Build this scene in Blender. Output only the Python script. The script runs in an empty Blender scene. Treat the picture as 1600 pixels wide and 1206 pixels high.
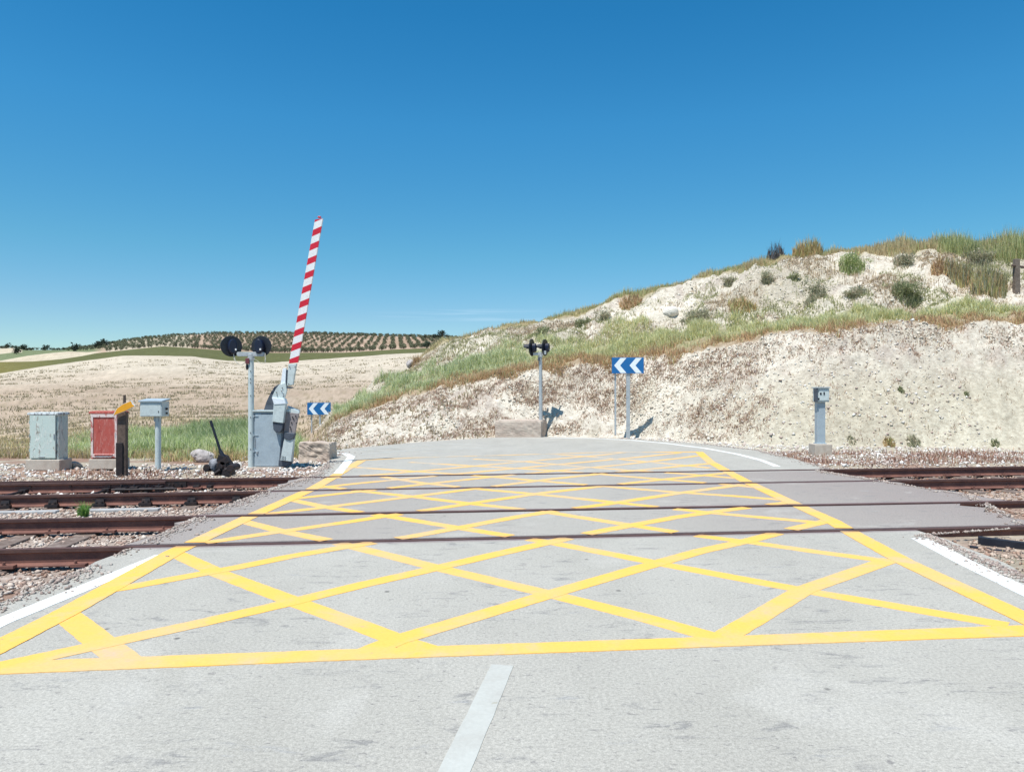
import bpy, math, random
import numpy as np
from mathutils import Vector, Matrix
random.seed(7)
RNG = np.random.default_rng(11)
F, HZ, CH = 1155.0, 612.0, 1.47      # focal length and horizon of the 1600 px frame, eye height
R = math.radians
scene = bpy.context.scene
COL = scene.collection

def P(px, py, z=0.0):                # point of the ground (height z) seen at a place of the survey frame
    y = (CH - z) * F / (py - HZ)
    return ((px - 800) / F * y, y, z)
def Q(px, py, y):                    # the same at a known distance
    return ((px - 800) / F * y, y, CH + (HZ - py) / F * y)

# ------------------------------------------------------------------ materials
def nodes(m):
    m.use_nodes = True
    nt = m.node_tree
    for n in list(nt.nodes): nt.nodes.remove(n)
    out = nt.nodes.new('ShaderNodeOutputMaterial')
    b = nt.nodes.new('ShaderNodeBsdfPrincipled')
    nt.links.new(b.outputs[0], out.inputs[0])
    return nt, b, out
def noise(nt, scale, detail=4, rough=.6, coord=None, dist=0):
    n = nt.nodes.new('ShaderNodeTexNoise')
    n.inputs['Scale'].default_value = scale; n.inputs['Detail'].default_value = detail
    n.inputs['Roughness'].default_value = rough; n.inputs['Distortion'].default_value = dist
    if coord is not None: nt.links.new(coord, n.inputs['Vector'])
    return n.outputs['Fac']
def ramp(nt, fac, a, b, ca=(0,0,0,1), cb=(1,1,1,1)):
    r = nt.nodes.new('ShaderNodeValToRGB')
    r.color_ramp.elements[0].position = a; r.color_ramp.elements[0].color = ca
    r.color_ramp.elements[1].position = b; r.color_ramp.elements[1].color = cb
    nt.links.new(fac, r.inputs[0]); return r.outputs[0]
def mix(nt, fac, a, b, mode='MIX'):
    m = nt.nodes.new('ShaderNodeMix'); m.data_type = 'RGBA'; m.blend_type = mode
    for sock, v in ((m.inputs[0], fac), (m.inputs[6], a), (m.inputs[7], b)):
        if isinstance(v, (int, float)): sock.default_value = v
        elif isinstance(v, tuple): sock.default_value = v if len(v) == 4 else v + (1,)
        else: nt.links.new(v, sock)
    return m.outputs[2]
def math_n(nt, op, a, b=0.0, clamp=False):
    m = nt.nodes.new('ShaderNodeMath'); m.operation = op; m.use_clamp = clamp
    for s, v in ((m.inputs[0], a), (m.inputs[1], b)):
        if isinstance(v, (int, float)): s.default_value = v
        else: nt.links.new(v, s)
    return m.outputs[0]
def bump(nt, b, h, strength=.4, dist=.02):
    n = nt.nodes.new('ShaderNodeBump'); n.inputs['Strength'].default_value = strength
    n.inputs['Distance'].default_value = dist
    nt.links.new(h, n.inputs['Height']); nt.links.new(n.outputs[0], b.inputs['Normal'])
def coord(nt, kind='Object'):
    return nt.nodes.new('ShaderNodeTexCoord').outputs[kind]
def scaled(nt, c, v):
    m = nt.nodes.new('ShaderNodeMapping'); m.inputs['Scale'].default_value = v
    nt.links.new(c, m.inputs[0]); return m.outputs[0]

def mat_paint(name, c, c2=None, scale=6, lo=.5, hi=.7, rough=.55, metal=0, bs=.1, bd=.004, fine=40):
    m = bpy.data.materials.new(name); nt, b, _ = nodes(m)
    co = coord(nt)
    c2 = c2 or tuple(x * .75 for x in c)
    n = noise(nt, scale, 6, .65, co, .4)
    col = mix(nt, ramp(nt, n, lo, hi), c, c2)
    f = noise(nt, fine, 3, .6, co)
    col = mix(nt, .25, col, ramp(nt, f, .3, .7, (.55,.55,.55,1), (1.2,1.2,1.2,1)), 'MULTIPLY')
    nt.links.new(col, b.inputs['Base Color'])
    b.inputs['Roughness'].default_value = rough; b.inputs['Metallic'].default_value = metal
    bump(nt, b, mix(nt, .5, n, f), bs, bd)
    return m
def rail_dirt(nt, sp, reach, coord_):
    # rust and grit carried onto the surface beside each rail
    tot = None
    for y0_, sl in ((7.43,.1139),(9.16,.1139),(11.41,.1334),(13.19,.1334)):
        d_ = math_n(nt, 'ABSOLUTE', math_n(nt, 'SUBTRACT', sp.outputs[1], math_n(nt, 'ADD', math_n(nt, 'MULTIPLY', sp.outputs[0], sl), y0_)))
        v = math_n(nt, 'SUBTRACT', 1, math_n(nt, 'MULTIPLY', d_, 1/reach), True)
        tot = v if tot is None else math_n(nt, 'MAXIMUM', tot, v)
    n = noise(nt, 6, 6, .7, scaled(nt, coord_, (.35,2,1)), .5)
    return math_n(nt, 'MULTIPLY', math_n(nt, 'MULTIPLY', tot, 1.6, True), ramp(nt, n, .22, .52), True)
def mat_attr(name, rough=.85, fine=0, bs=0, bd=.01, transl=0):
    m = bpy.data.materials.new(name); nt, b, out = nodes(m)
    a = nt.nodes.new('ShaderNodeAttribute'); a.attribute_name = 'Col'
    col = a.outputs['Color']
    if fine:
        n = noise(nt, fine, 5, .65, coord(nt))
        col = mix(nt, .5, col, ramp(nt, n, .3, .7, (.6,.6,.6,1), (1.3,1.3,1.3,1)), 'MULTIPLY')
        bump(nt, b, n, bs, bd)
    nt.links.new(col, b.inputs['Base Color'])
    b.inputs['Roughness'].default_value = rough
    b.inputs['Specular IOR Level'].default_value = .2
    if transl:
        t = nt.nodes.new('ShaderNodeBsdfTranslucent'); nt.links.new(col, t.inputs[0])
        s = nt.nodes.new('ShaderNodeMixShader'); s.inputs[0].default_value = transl
        nt.links.new(b.outputs[0], s.inputs[1]); nt.links.new(t.outputs[0], s.inputs[2])
        nt.links.new(s.outputs[0], out.inputs[0])
    return m

M = {}
M['grey'] = mat_paint('grey_paint', (.37,.44,.48), (.30,.36,.40), 5, .45, .75, .5, bs=.12)
M['grey_light'] = mat_paint('light_grey_paint', (.55,.62,.61), (.44,.49,.48), 9, .5, .75, .5)
M['white_paint'] = mat_paint('white_arm_paint', (.80,.80,.80), (.68,.68,.67), 5, .55, .8, .45)
M['red_paint'] = mat_paint('red_arm_paint', (.62,.012,.035), (.50,.015,.03), 5, .5, .8, .4)
M['galv'] = mat_paint('galvanised_steel', (.46,.49,.50), (.34,.36,.37), 12, .45, .7, .5, .3)
M['dark_iron'] = mat_paint('dark_iron', (.020,.016,.018), (.055,.032,.026), 14, .45, .65, .6, .2, .4, .006)
M['black'] = mat_paint('black_enamel', (.012,.014,.022), (.02,.024,.034), 8, .5, .7, .42)
M['navy'] = mat_paint('dark_blue_housing', (.006,.010,.030), (.010,.014,.034), 8, .5, .7, .4)
M['dark_weight'] = mat_paint('dark_grey_weight', (.07,.085,.11), (.045,.055,.07), 9, .5, .7, .6)
M['brown_plate'] = mat_paint('taupe_plate', (.28,.245,.24), (.20,.17,.17), 10, .45, .7, .6)
M['concrete'] = mat_paint('pale_concrete', (.50,.44,.37), (.38,.31,.25), 4, .42, .7, .9, 0, .5, .01, 60)
M['concrete_pink'] = mat_paint('stained_concrete', (.50,.42,.345), (.38,.29,.235), 3, .4, .7, .9, 0, .5, .01, 50)
M['rock'] = mat_paint('pale_rock', (.46,.42,.40), (.26,.23,.22), 5, .4, .7, .95, 0, .9, .03, 24)
M['chalk_rock'] = mat_paint('white_chalk_rock', (.68,.64,.56), (.50,.45,.38), 5, .5, .75, .95, 0, .9, .03, 24)
M['rock_dark'] = mat_paint('grey_lump', (.32,.32,.34), (.10,.10,.11), 9, .4, .6, .9, 0, .8, .02, 30)
M['wood'] = mat_paint('weathered_wood', (.15,.105,.08), (.075,.05,.04), 14, .4, .7, .9, 0, .8, .01, 50)
M['wood_grey'] = mat_paint('grey_wood', (.20,.16,.13), (.10,.075,.06), 8, .4, .7, .9, 0, .8, .01, 40)
M['tar'] = mat_paint('tarred_wood', (.016,.011,.012), (.04,.025,.022), 9, .45, .7, .8, 0, .5, .01)
M['orange'] = mat_paint('orange_sign_paint', (.80,.36,.015), (.70,.28,.012), 6, .5, .8, .5)
M['blue'] = mat_paint('blue_sign_sheet', (.010,.13,.36), (.012,.11,.29), 4, .5, .8, .35)
M['white_sheet'] = mat_paint('white_sign_sheet', (.78,.84,.88), (.70,.76,.80), 4, .5, .8, .4)
M['porcelain'] = mat_paint('white_ceramic', (.75,.75,.72), (.6,.6,.58), 8, .5, .8, .35)
M['wire'] = mat_paint('pale_cable', (.50,.48,.40), (.4,.38,.3), 8, .5, .8, .6)
M['maroon'] = mat_paint('maroon_bell', (.16,.035,.045), (.10,.02,.03), 10, .5, .7, .5)
M['rust'] = mat_paint('rusty_rail', (.120,.062,.050), (.070,.036,.034), 7, .4, .7, .75, .25, .35, .004, 60)
M['rail_web'] = mat_paint('rusty_web', (.21,.095,.070), (.11,.05,.042), 5, .4, .7, .85, .1, .4, .004, 50)
# peeling cabinets
def mat_peel(name, base, under, lo, hi, third=None, streak=(5,5,1.2)):
    m = bpy.data.materials.new(name); nt, b, _ = nodes(m)
    co = coord(nt)
    n = noise(nt, 5, 8, .75, scaled(nt, co, streak), .8)
    f = ramp(nt, n, lo, hi)
    col = mix(nt, f, base, under)
    n2 = noise(nt, 14, 6, .7, scaled(nt, co, (1,1,.3)), .5)
    col = mix(nt, ramp(nt, n2, .57, .62), col, third or tuple(x*.4 for x in base))
    nt.links.new(col, b.inputs['Base Color']); b.inputs['Roughness'].default_value = .75
    bump(nt, b, f, .5, .004); return m
M['peel_grey'] = mat_peel('peeling_grey_paint', (.52,.61,.56), (.70,.72,.66), .52, .60, (.27,.24,.20), (2.6,2.6,1))
M['peel_top'] = mat_peel('peeling_roof_paint', (.62,.66,.66), (.20,.18,.17), .52, .58)
M['peel_red'] = mat_peel('faded_red_paint', (.44,.085,.065), (.56,.24,.20), .50, .66, (.34,.05,.04))
M['peel_white'] = mat_peel('red_paint_peeled_to_white', (.46,.11,.09), (.72,.60,.56), .38, .47, (.33,.05,.045), (3,3,1.2))

# ------------------------------------------------------------------ mesh helpers
class MB:
    def __init__(s): s.v, s.f, s.m = [], [], []
    def add(s, vs, fs, mi=0):
        o = len(s.v); s.v += [tuple(v) for v in vs]
        s.f += [tuple(i + o for i in f) for f in fs]; s.m += [mi] * len(fs)
        return s
    def box(s, c, d, rot=None, mi=0, taper=(1,1)):
        hx, hy, hz = d[0]/2, d[1]/2, d[2]/2
        vs = []
        for z in (-1, 1):
            t = taper if z > 0 else (1, 1)
            for x, y in ((-1,-1),(1,-1),(1,1),(-1,1)):
                vs.append(Vector((x*hx*t[0], y*hy*t[1], z*hz)))
        if rot is not None: vs = [rot @ v for v in vs]
        vs = [v + Vector(c) for v in vs]
        return s.add(vs, [(3,2,1,0),(4,5,6,7),(0,1,5,4),(1,2,6,5),(2,3,7,6),(3,0,4,7)], mi)
    def tube(s, a, b, r, r2=None, n=14, mi=0, cap=True):
        a, b = Vector(a), Vector(b); r2 = r if r2 is None else r2
        d = (b - a).normalized(); u = d.orthogonal().normalized(); w = d.cross(u)
        vs = []
        for q, rr in ((a, r), (b, r2)):
            for k in range(n):
                t = 2*math.pi*k/n; vs.append(q + u*math.cos(t)*rr + w*math.sin(t)*rr)
        fs = [(k, (k+1)%n, n+(k+1)%n, n+k) for k in range(n)]
        if cap: fs += [tuple(range(n-1,-1,-1)), tuple(range(n, 2*n))]
        return s.add(vs, fs, mi)
    def path(s, pts, r, n=8, mi=0):
        for a, b in zip(pts, pts[1:]): s.tube(a, b, r, n=n, mi=mi)
        return s
    def rough_box(s, c, d, rot, amp=.02, cuts=7, seed=0, mi=0):   # broken, weathered block
        import bmesh
        bm = bmesh.new(); bmesh.ops.create_cube(bm, size=1)
        bmesh.ops.subdivide_edges(bm, edges=bm.edges, cuts=cuts, use_grid_fill=True)
        vs = []
        for v in bm.verts:
            p = Vector((v.co.x*d[0], v.co.y*d[1], v.co.z*d[2])); e_ = sorted(abs(q) for q in v.co)
            k_ = .45*(float(vn(p.x*5+p.z*4, p.y*5-p.z*4, seed))-.5)+.35*(float(vn(p.x*13-p.y*9, p.z*13+p.y*6, seed+2))-.5)+.2*(float(vn(p.x*31+p.z*22, p.z*27+p.y*31, seed+5))-.5)
            round_ = max(0, e_[1]-.40)*.22+max(0, e_[0]-.40)*.3
            p = p*(1-round_) + Vector((v.co.x, v.co.y, v.co.z)).normalized()*k_*amp*4
            vs.append(rot @ p + Vector(c))
        fs = [tuple(v.index for v in f.verts) for f in bm.faces]; bm.free()
        return s.add(vs, fs, mi)
    def prism(s, pts, off, mi=0):                 # flat outline pts pushed along off
        n = len(pts); a = [Vector(p) for p in pts]; o = Vector(off)
        fs = [tuple(range(n-1,-1,-1)), tuple(range(n, 2*n))] + [(k,(k+1)%n,n+(k+1)%n,n+k) for k in range(n)]
        return s.add(a + [p + o for p in a], fs, mi)
    def lump(s, c, d, seed=0, n=2, amp=.25, mi=0, flat=None):
        import bmesh
        bm = bmesh.new(); bmesh.ops.create_icosphere(bm, subdivisions=n, radius=.5)
        rr = random.Random(seed)
        offs = [Vector((rr.uniform(-1,1), rr.uniform(-1,1), rr.uniform(-1,1))).normalized() for _ in range(9)]
        for v in bm.verts:
            k = 1.0
            for q in offs: k -= amp * max(0, v.co.normalized().dot(q) - .55)
            k += rr.uniform(-1,1) * amp * .12
            v.co *= k
        vs = [Vector((v.co.x*d[0], v.co.y*d[1], v.co.z*d[2])) + Vector(c) for v in bm.verts]
        fs = [tuple(v.index for v in f.verts) for f in bm.faces]; bm.free()
        return s.add(vs, fs, mi)
    def build(s, name, mats, parent=None, bevel=0, smooth=False, recalc=True):
        me = bpy.data.meshes.new(name); me.from_pydata(s.v, [], s.f)
        for mt in (mats if isinstance(mats, (list, tuple)) else [mats]): me.materials.append(mt)
        me.polygons.foreach_set('material_index', s.m)
        if recalc:
            import bmesh
            bm = bmesh.new(); bm.from_mesh(me); bmesh.ops.recalc_face_normals(bm, faces=bm.faces); bm.to_mesh(me); bm.free()
        if smooth:
            me.polygons.foreach_set('use_smooth', [True]*len(me.polygons))
            try: me.set_sharp_from_angle(angle=R(40))
            except Exception: pass
        o = bpy.data.objects.new(name, me); COL.objects.link(o)
        if parent:
            o.parent = parent
            top = parent
            while top.parent: top = top.parent
            loc = top.location
            if tuple(loc) != (0,0,0):                # geometry is written in world space
                me.transform(Matrix.Translation(-Vector(loc)))
        if bevel:
            b = o.modifiers.new('bevel', 'BEVEL'); b.width = bevel; b.segments = 2; b.limit_method = 'ANGLE'
        return o
def tag(o, label=None, cat=None, group=None, kind=None):
    if label: o['label'] = label
    if cat: o['category'] = cat
    if group: o['group'] = group
    if kind: o['kind'] = kind
    return o
def thing(name, loc, label, cat, group=None):
    o = bpy.data.objects.new(name, None); COL.objects.link(o); o.location = loc
    o.empty_display_size = .2
    return tag(o, label, cat, group)
def recenter(o, c):                     # put the origin of a one-mesh thing at its base
    o.data.transform(Matrix.Translation(-Vector(c))); o.location = c; return o
def fast(name, V, T, mat, C=None, smooth=False):
    V = np.asarray(V, np.float32).reshape(-1, 3); T = np.asarray(T, np.int32); k = T.shape[1]
    me = bpy.data.meshes.new(name)
    me.vertices.add(len(V)); me.vertices.foreach_set('co', V.ravel())
    me.loops.add(T.size); me.loops.foreach_set('vertex_index', T.ravel())
    me.polygons.add(len(T)); me.polygons.foreach_set('loop_start', np.arange(0, T.size, k, dtype=np.int32))
    me.polygons.foreach_set('loop_total', np.full(len(T), k, np.int32))
    if smooth: me.polygons.foreach_set('use_smooth', np.ones(len(T), bool))
    me.update(calc_edges=True); me.validate()
    if C is not None:
        a = me.color_attributes.new('Col', 'FLOAT_COLOR', 'POINT')
        C = np.asarray(C, np.float32)
        C4 = np.concatenate([C, np.ones((len(C), 1), np.float32)], 1) if C.shape[1] == 3 else C
        a.data.foreach_set('color', C4.ravel())
    me.materials.append(mat)
    o = bpy.data.objects.new(name, me); COL.objects.link(o); return o

# numpy noise
_T = RNG.random((256, 256)).astype(np.float64)
def vn(x, y, s=0):
    x = np.asarray(x, float) + s*17.31; y = np.asarray(y, float) + s*9.77
    ix = np.floor(x).astype(int); iy = np.floor(y).astype(int); fx = x-ix; fy = y-iy
    fx = fx*fx*(3-2*fx); fy = fy*fy*(3-2*fy)
    a = _T[ix & 255, iy & 255]; b = _T[(ix+1) & 255, iy & 255]; c = _T[ix & 255, (iy+1) & 255]; d = _T[(ix+1) & 255, (iy+1) & 255]
    return (a*(1-fx)+b*fx)*(1-fy) + (c*(1-fx)+d*fx)*fy
def fbm(x, y, o=4, s=0):
    r = 0; a = .5; t = 0
    for k in range(o):
        r = r + a*vn(x, y, s+k*3); t += a; a *= .5; x = x*2.03; y = y*2.03
    return r/t

# ------------------------------------------------------------------ track lines
T1, T2 = math.tan(R(6.5)), math.tan(R(7.6))
RAILS = [(7.43, T1), (9.16, T1), (11.41, T2), (13.19, T2)]
def ry(i, x): return RAILS[i][0] + RAILS[i][1]*x

# ------------------------------------------------------------------ terrain
# every column: 13 knots (distance, height) from the trackside to beyond the skyline
def zy(D, y): return CH + (HZ - y)/F*D
far_px   = [-1600,-300, 0, 64,128,191,255,300,354,421,494,619,700,900,3200]
crest_y  = [ 606, 595,584,573,564,556,556,557,564,567,562,553,549,560,580]
gpx      = [-1600,-300, 0, 53, 96,128,149,191,255,297,340,430,537,619,700,900,3200]
green_y  = [ 596, 575,565,564,560.5,556,552,548,542,545,548,552,551,546,543,556,576]
tpx      = [-1600,-300,0, 42, 85,106,136,191,255,297,340,430,537,619,700,900,3200]
tan_y    = [ 590, 570,563.6,556,551,549,550,546,540.5,543.5,546.5,550.5,549.5,544.5,541,554,574]
spx      = [-1600,-300,0, 20, 40, 70,100,117,150,170,212,276,340,430,500,600,690,760,900,3200]
sky_y    = [ 570, 556,544.5,543.5,547,547,546.5,545,541,538,530,524,521,521,521.5,525,527,530,545,570]
cols = {
 -1600:[(20,-.3),(26,-.5),(33,-.6),(45,-.5),(60,-.1)],
 0:    [(23,-.35),(28,-.6),(34,-.7),(45,-.55),(60,-.1)],
 180:  [(23,-.2),(28,-.2),(34,-.15),(45,-.1),(60,.1)],
 300:  [(23,-.1),(28,-.02),(34,.05),(45,.12),(60,.3)],
 390:  [(23,-.1),(28,-.02),(34,.05),(45,.12),(60,.3)],
 470:  [(22,-.35),(28,-.6),(33,-.62),(42,-.55),(60,-.1)],
 500:  [(23,-.45),(28,zy(28,681)),(31,zy(31,671)),(34,zy(34,664)),(50,-.3)],
 520:  [(24.6,-.55),(28.5,zy(28.5,663)),(31,zy(31,648)),(34,zy(34,641)),(50,-.3)],
 560:  [(24.6,-.45),(28,zy(28,645)),(31,zy(31,627)),(35,zy(35,620)),(50,-.3)],
 600:  [(24.2,-.35),(27.7,zy(27.7,634)),(31,zy(31,604)),(36,zy(36,593)),(50,-.2)],
 640:  [(23.8,-.22),(27.4,zy(27.4,622)),(31,zy(31,592)),(37,zy(37,575)),(52,0)],
 665:  [(23.8,-.15),(27.2,zy(27.2,614)),(31,zy(31,585)),(38,zy(38,552)),(56,.3)],
 690:  [(23.9,-.1),(27,zy(27,607)),(31,zy(31,579)),(38,zy(38,535)),(60,.6)],
 740:  [(24.1,-.05),(26.8,zy(26.8,594)),(30.5,zy(30.5,568)),(38,zy(38,522)),(60,1.6)],
 800:  [(24.5,-.04),(26.7,zy(26.7,582)),(29.5,zy(29.5,556)),(37,zy(37,510)),(60,2.6)],
 900:  [(24.8,-.04),(26.6,zy(26.6,569)),(29.3,zy(29.3,539)),(36,zy(36,482)),(60,3.6)],
 1000: [(24.2,-.04),(26.2,zy(26.2,560)),(29,zy(29,527)),(35,zy(35,457)),(58,4.6)],
 1100: [(22.3,-.04),(25,zy(25,546)),(28,zy(28,515)),(34,zy(34,430)),(56,5.6)],
 1200: [(20.8,-.04),(23.7,zy(23.7,526)),(27,zy(27,500)),(33.5,zy(33.5,400)),(55,6.6)],
 1300: [(20.4,-.04),(23,zy(23,516)),(26.5,zy(26.5,490)),(33,zy(33,394)),(55,6.8)],
 1400: [(20.2,-.04),(22.8,zy(22.8,513)),(26.3,zy(26.3,485)),(32.5,zy(32.5,386)),(55,7)],
 1500: [(20.0,-.04),(22.6,zy(22.6,509)),(26.2,zy(26.2,480)),(32,zy(32,385)),(55,7)],
 1600: [(19.8,-.04),(22.4,zy(22.4,505)),(26.1,zy(26.1,475)),(31.5,zy(31.5,391)),(55,7)],
 2000: [(19.0,-.04),(21.5,zy(21.5,500)),(25.5,zy(25.5,472)),(31,zy(31,395)),(55,6.5)],
 3200: [(18.6,-.04),(20.8,zy(20.8,520)),(25,zy(25,500)),(31,zy(31,430)),(55,5)],
}
cpx = sorted(cols)
KD = np.array([[k[0] for k in cols[c]] for c in cpx], float)
KZ = np.array([[k[1] for k in cols[c]] for c in cpx], float)
def knots(px):
    px = np.asarray(px, float); n = px.shape
    a = (px-800)/F
    D, Z = [], []
    D.append(13.19/(1-T2*a).clip(.6) + .7); Z.append(np.full(n, -.06))
    D.append(np.full(n, 18.2)); Z.append(np.full(n, -.07))
    for i in range(5): D.append(np.interp(px, cpx, KD[:, i])); Z.append(np.interp(px, cpx, KZ[:, i]))
    m = np.clip((px-700)/120, 0, 1)
    D.append(np.full(n, 120.)); Z.append(3.2*(1-m) + 6.0*m - .8*np.clip((300-px)/600, 0, 2))
    for d, xs, ys in ((200., far_px, crest_y), (420., gpx, green_y), (520., tpx, tan_y), (800., spx, sky_y)):
        D.append(np.full(n, d)); Z.append(zy(d, np.interp(px, xs, ys)))
    D.append(np.full(n, 1700.)); Z.append(Z[-1] - 25)
    D[0] = np.minimum(D[0], 17.5)
    return D, Z
def terrain(x, y):
    """height and knot coordinate s of the ground at x, y"""
    x = np.asarray(x, float); y = np.asarray(y, float)
    yy = np.maximum(y, 6.)
    px = np.clip(x/yy*F + 800, -1600, 3200)
    D, Z = knots(px)
    z = np.full(x.shape, -.06); s = np.zeros(x.shape)
    for i in range(len(D)-1):
        t = np.clip((y - D[i])/(D[i+1]-D[i]), 0, 1)
        tt = t
        if i >= 6: tt = t
        on = y >= D[i]
        z = np.where(on, Z[i] + (Z[i+1]-Z[i])*tt, z); s = np.where(on, i + t, s)
    # trackbed
    y0 = RAILS[0][0] + T1*x; y3 = RAILS[3][0] + T2*x
    e = np.clip((y - (y0-1.3))/.8, 0, 1); g = np.clip((y3 + 1.0 - y)/.55, 0, 1)
    tb = np.minimum(e, g)
    y1 = RAILS[1][0] + T1*x
    tb = tb*(1-.72*np.clip((x-3.2)/1.2, 0, 1)*np.clip((y1+.35-y)/.25, 0, 1))
    z = np.where(y < y3 + 1.2, -.05 - .15*tb, z)
    s = np.where(y < y3 + 1.2, 0, s)
    return z, s, px, tb
ZONE_L = [(-3.55), -3.68, -3.68, -3.64]
def chalkw(px): return np.clip((px-495)/30, 0, 1)
def rough(x, y, s, px):
    """relief of the chalk bank"""
    w = chalkw(px) * np.clip((s-2.02)*6, 0, 1) * np.clip((5.3-s)*2, 0, 1)
    smooth = np.clip((px-1000)/260, 0, 1) * np.clip((2.75-s)*4, 0, 1)
    n = (fbm(x*.55, y*.55, 3, 1)-.5)*1.1 + (fbm(x*1.8, y*1.8, 4, 4)-.5)*.55
    k = (fbm(x*5, y*5+s*3, 3, 8)-.5)*.22
    big = np.where(s > 4, 1.0, .38)
    big = np.where(s > 3, np.maximum(big, .38+.62*np.clip(s-3.3, 0, 1)), big)
    return w * (n*big*(1-.6*smooth) + k*(1-.55*smooth))
def field_rel(x, y, s, px):
    f = (1-chalkw(px)*np.clip((5.75-s)*2.5, 0, 1))*np.clip((y-16)/6, 0, 1)
    return f*((fbm(x*.25, y*.25, 3, 2)-.5)*.5 + (fbm(x*1.3, y*1.3, 3, 5)-.5)*.12) * np.clip((260-y)/100, .0, 1) + np.clip((y-210)/200,0,1)*(fbm(x*.01,y*.01,3,6)-.5)*2.0
def height(x, y):
    z, s, px, tb = terrain(x, y)
    return z + rough(x, y, s, px) + field_rel(x, y, s, px), s, px, tb

pa = np.concatenate([np.arange(-1600,-200,40), np.arange(-200,480,4.), np.arange(480,1800,2.6), np.arange(1800,3201,40)])
A = (pa-800)/F
rows = np.concatenate([np.arange(-40,0,4.), np.arange(0,6,.5), np.arange(6,18,.12), np.arange(18,24.5,.06), np.arange(24.5,39,.09),
                       np.arange(39,60,.6), np.arange(60,200,3), np.arange(200,216,4), np.arange(216,820,8), np.array([850,950,1100,1400,1700])])
AA, DD = np.meshgrid(A, rows)
scale = np.maximum(DD, 13.)
GX = AA*scale; GY = DD
GZ, GS, GP, GT = height(GX, GY)
# colours
def lerp(a, b, t): return a*(1-t[..., None]) + b*t[..., None]
def c3(r, g, b): return np.array([r, g, b])
n1 = fbm(GX*.35, GY*.35, 4, 21); n2 = fbm(GX*2.2, GY*2.2, 4, 25); n3 = fbm(GX*.05, GY*.05, 3, 29)
chalk = lerp(c3(.56,.515,.43), c3(.65,.60,.51), np.clip((n1-.35)*3, 0, 1))
veg = np.clip((n2-.52)*7, 0, 1)
smoothz = np.clip((GP-1000+200*(n1-.5))/240, 0, 1)*np.clip((2.75-GS)*3, 0, 1)
cream = lerp(c3(.49,.445,.345), c3(.545,.505,.40), np.clip((n1-.35)*3, 0, 1))
chalk = lerp(chalk, cream, smoothz)
dust = lerp(c3(.38,.31,.27), c3(.35,.31,.22), np.clip((n1-.4)*5, 0, 1))
chalk = lerp(chalk, dust, veg*.45*(1-.95*smoothz))
bench = np.clip((GS-2.98)*14, 0, 1)*np.clip((4.0-GS)*5, 0, 1)
benchc = lerp(c3(.33,.25,.16), c3(.25,.25,.12), np.clip((GS-3.2)*3+ (n2-.5)*2, 0, 1))
chalk = lerp(chalk, benchc, bench*.9)
up = np.clip((GS-4.0)*4, 0, 1)*np.clip((fbm(GX*.35, GY*.35, 3, 41)-.52)*8 + np.clip((850-GP)/120, 0, 1.5), 0, 1)
chalk = lerp(chalk, c3(.38,.34,.26), up*.6)
ridge = np.clip((GS-4.85)*14, 0, 1)
chalk = lerp(chalk, c3(.30,.25,.13), ridge*.9)
field = lerp(c3(.41,.32,.235), c3(.47,.38,.285), np.clip((n3-.35)*3 + (n1-.5), 0, 1))
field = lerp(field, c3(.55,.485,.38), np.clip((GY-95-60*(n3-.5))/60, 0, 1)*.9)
field = lerp(field, c3(.42,.33,.15), np.clip((n1-.45)*4, 0, 1)*np.clip((50-GY)/20, 0, 1)*.6)
field = lerp(field, c3(.23,.19,.11), np.clip((n2-.60)*8, 0, 1)*.6*np.clip((150-GY)/80,0.2,1))
g1 = lerp(c3(.115,.12,.045), c3(.18,.16,.05), np.clip((120-GP)/120, 0, 1))
soil = lerp(c3(.46,.34,.25), c3(.36,.26,.18), np.clip((fbm(GX*.03, GY*.03, 3, 33)-.4)*4, 0, 1))
pale = lerp(c3(.56,.50,.37), c3(.50,.42,.30), n3)
g2 = lerp(c3(.15,.19,.10), c3(.20,.22,.11), n3)
far = np.where(GS[..., None] < 9, g1, soil)
leftw = np.clip((165-GP)/20, 0, 1)
lefty = np.where((GS < 9)[..., None], g1, np.where((GS < 10)[..., None], pale, np.where((GP < 34)[..., None] & (GS > 10.45)[..., None], pale, g2)))
far = lerp(far, lefty, leftw)
midw = ((GP > 165) & (GP < 300) & (GS > 9))
far = np.where(midw[..., None], lerp(far, pale, np.full(GP.shape, .75)), far)
field = np.where((GS > 8)[..., None], far, field)
g0 = lerp(c3(.40,.35,.27), c3(.30,.20,.15), np.clip((fbm(GX*1.1, GY*1.1, 3, 51)-.45)*6, 0, 1))
near = np.clip((3.0-GS)*2, 0, 1)*(1-np.clip((GS-1.3)*2, 0, 1))
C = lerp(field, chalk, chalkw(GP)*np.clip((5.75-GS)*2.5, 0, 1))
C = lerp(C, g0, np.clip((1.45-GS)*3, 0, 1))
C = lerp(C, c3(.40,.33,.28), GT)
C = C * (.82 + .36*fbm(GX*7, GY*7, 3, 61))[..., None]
nr, nc = GX.shape
idx = np.arange(nr*nc).reshape(nr, nc)
quads = np.stack([idx[:-1,:-1], idx[:-1,1:], idx[1:,1:], idx[1:,:-1]], -1).reshape(-1, 4)
SP = 1 - smoothz*.5
gm = bpy.data.materials.new('earth_and_chalk'); nt, b, out = nodes(gm)
at = nt.nodes.new('ShaderNodeAttribute'); at.attribute_name = 'Col'
co = coord(nt)
nf = noise(nt, 9, 8, .72, co, .3); nm = noise(nt, 2.2, 6, .65, co, .4); nfar = noise(nt, .12, 8, .75, scaled(nt, co, (1,.5,1)), .2)
col = mix(nt, .75, at.outputs['Color'], ramp(nt, nf, .30, .68, (.52,.47,.43,1), (1.22,1.24,1.26,1)), 'MULTIPLY')
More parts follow.
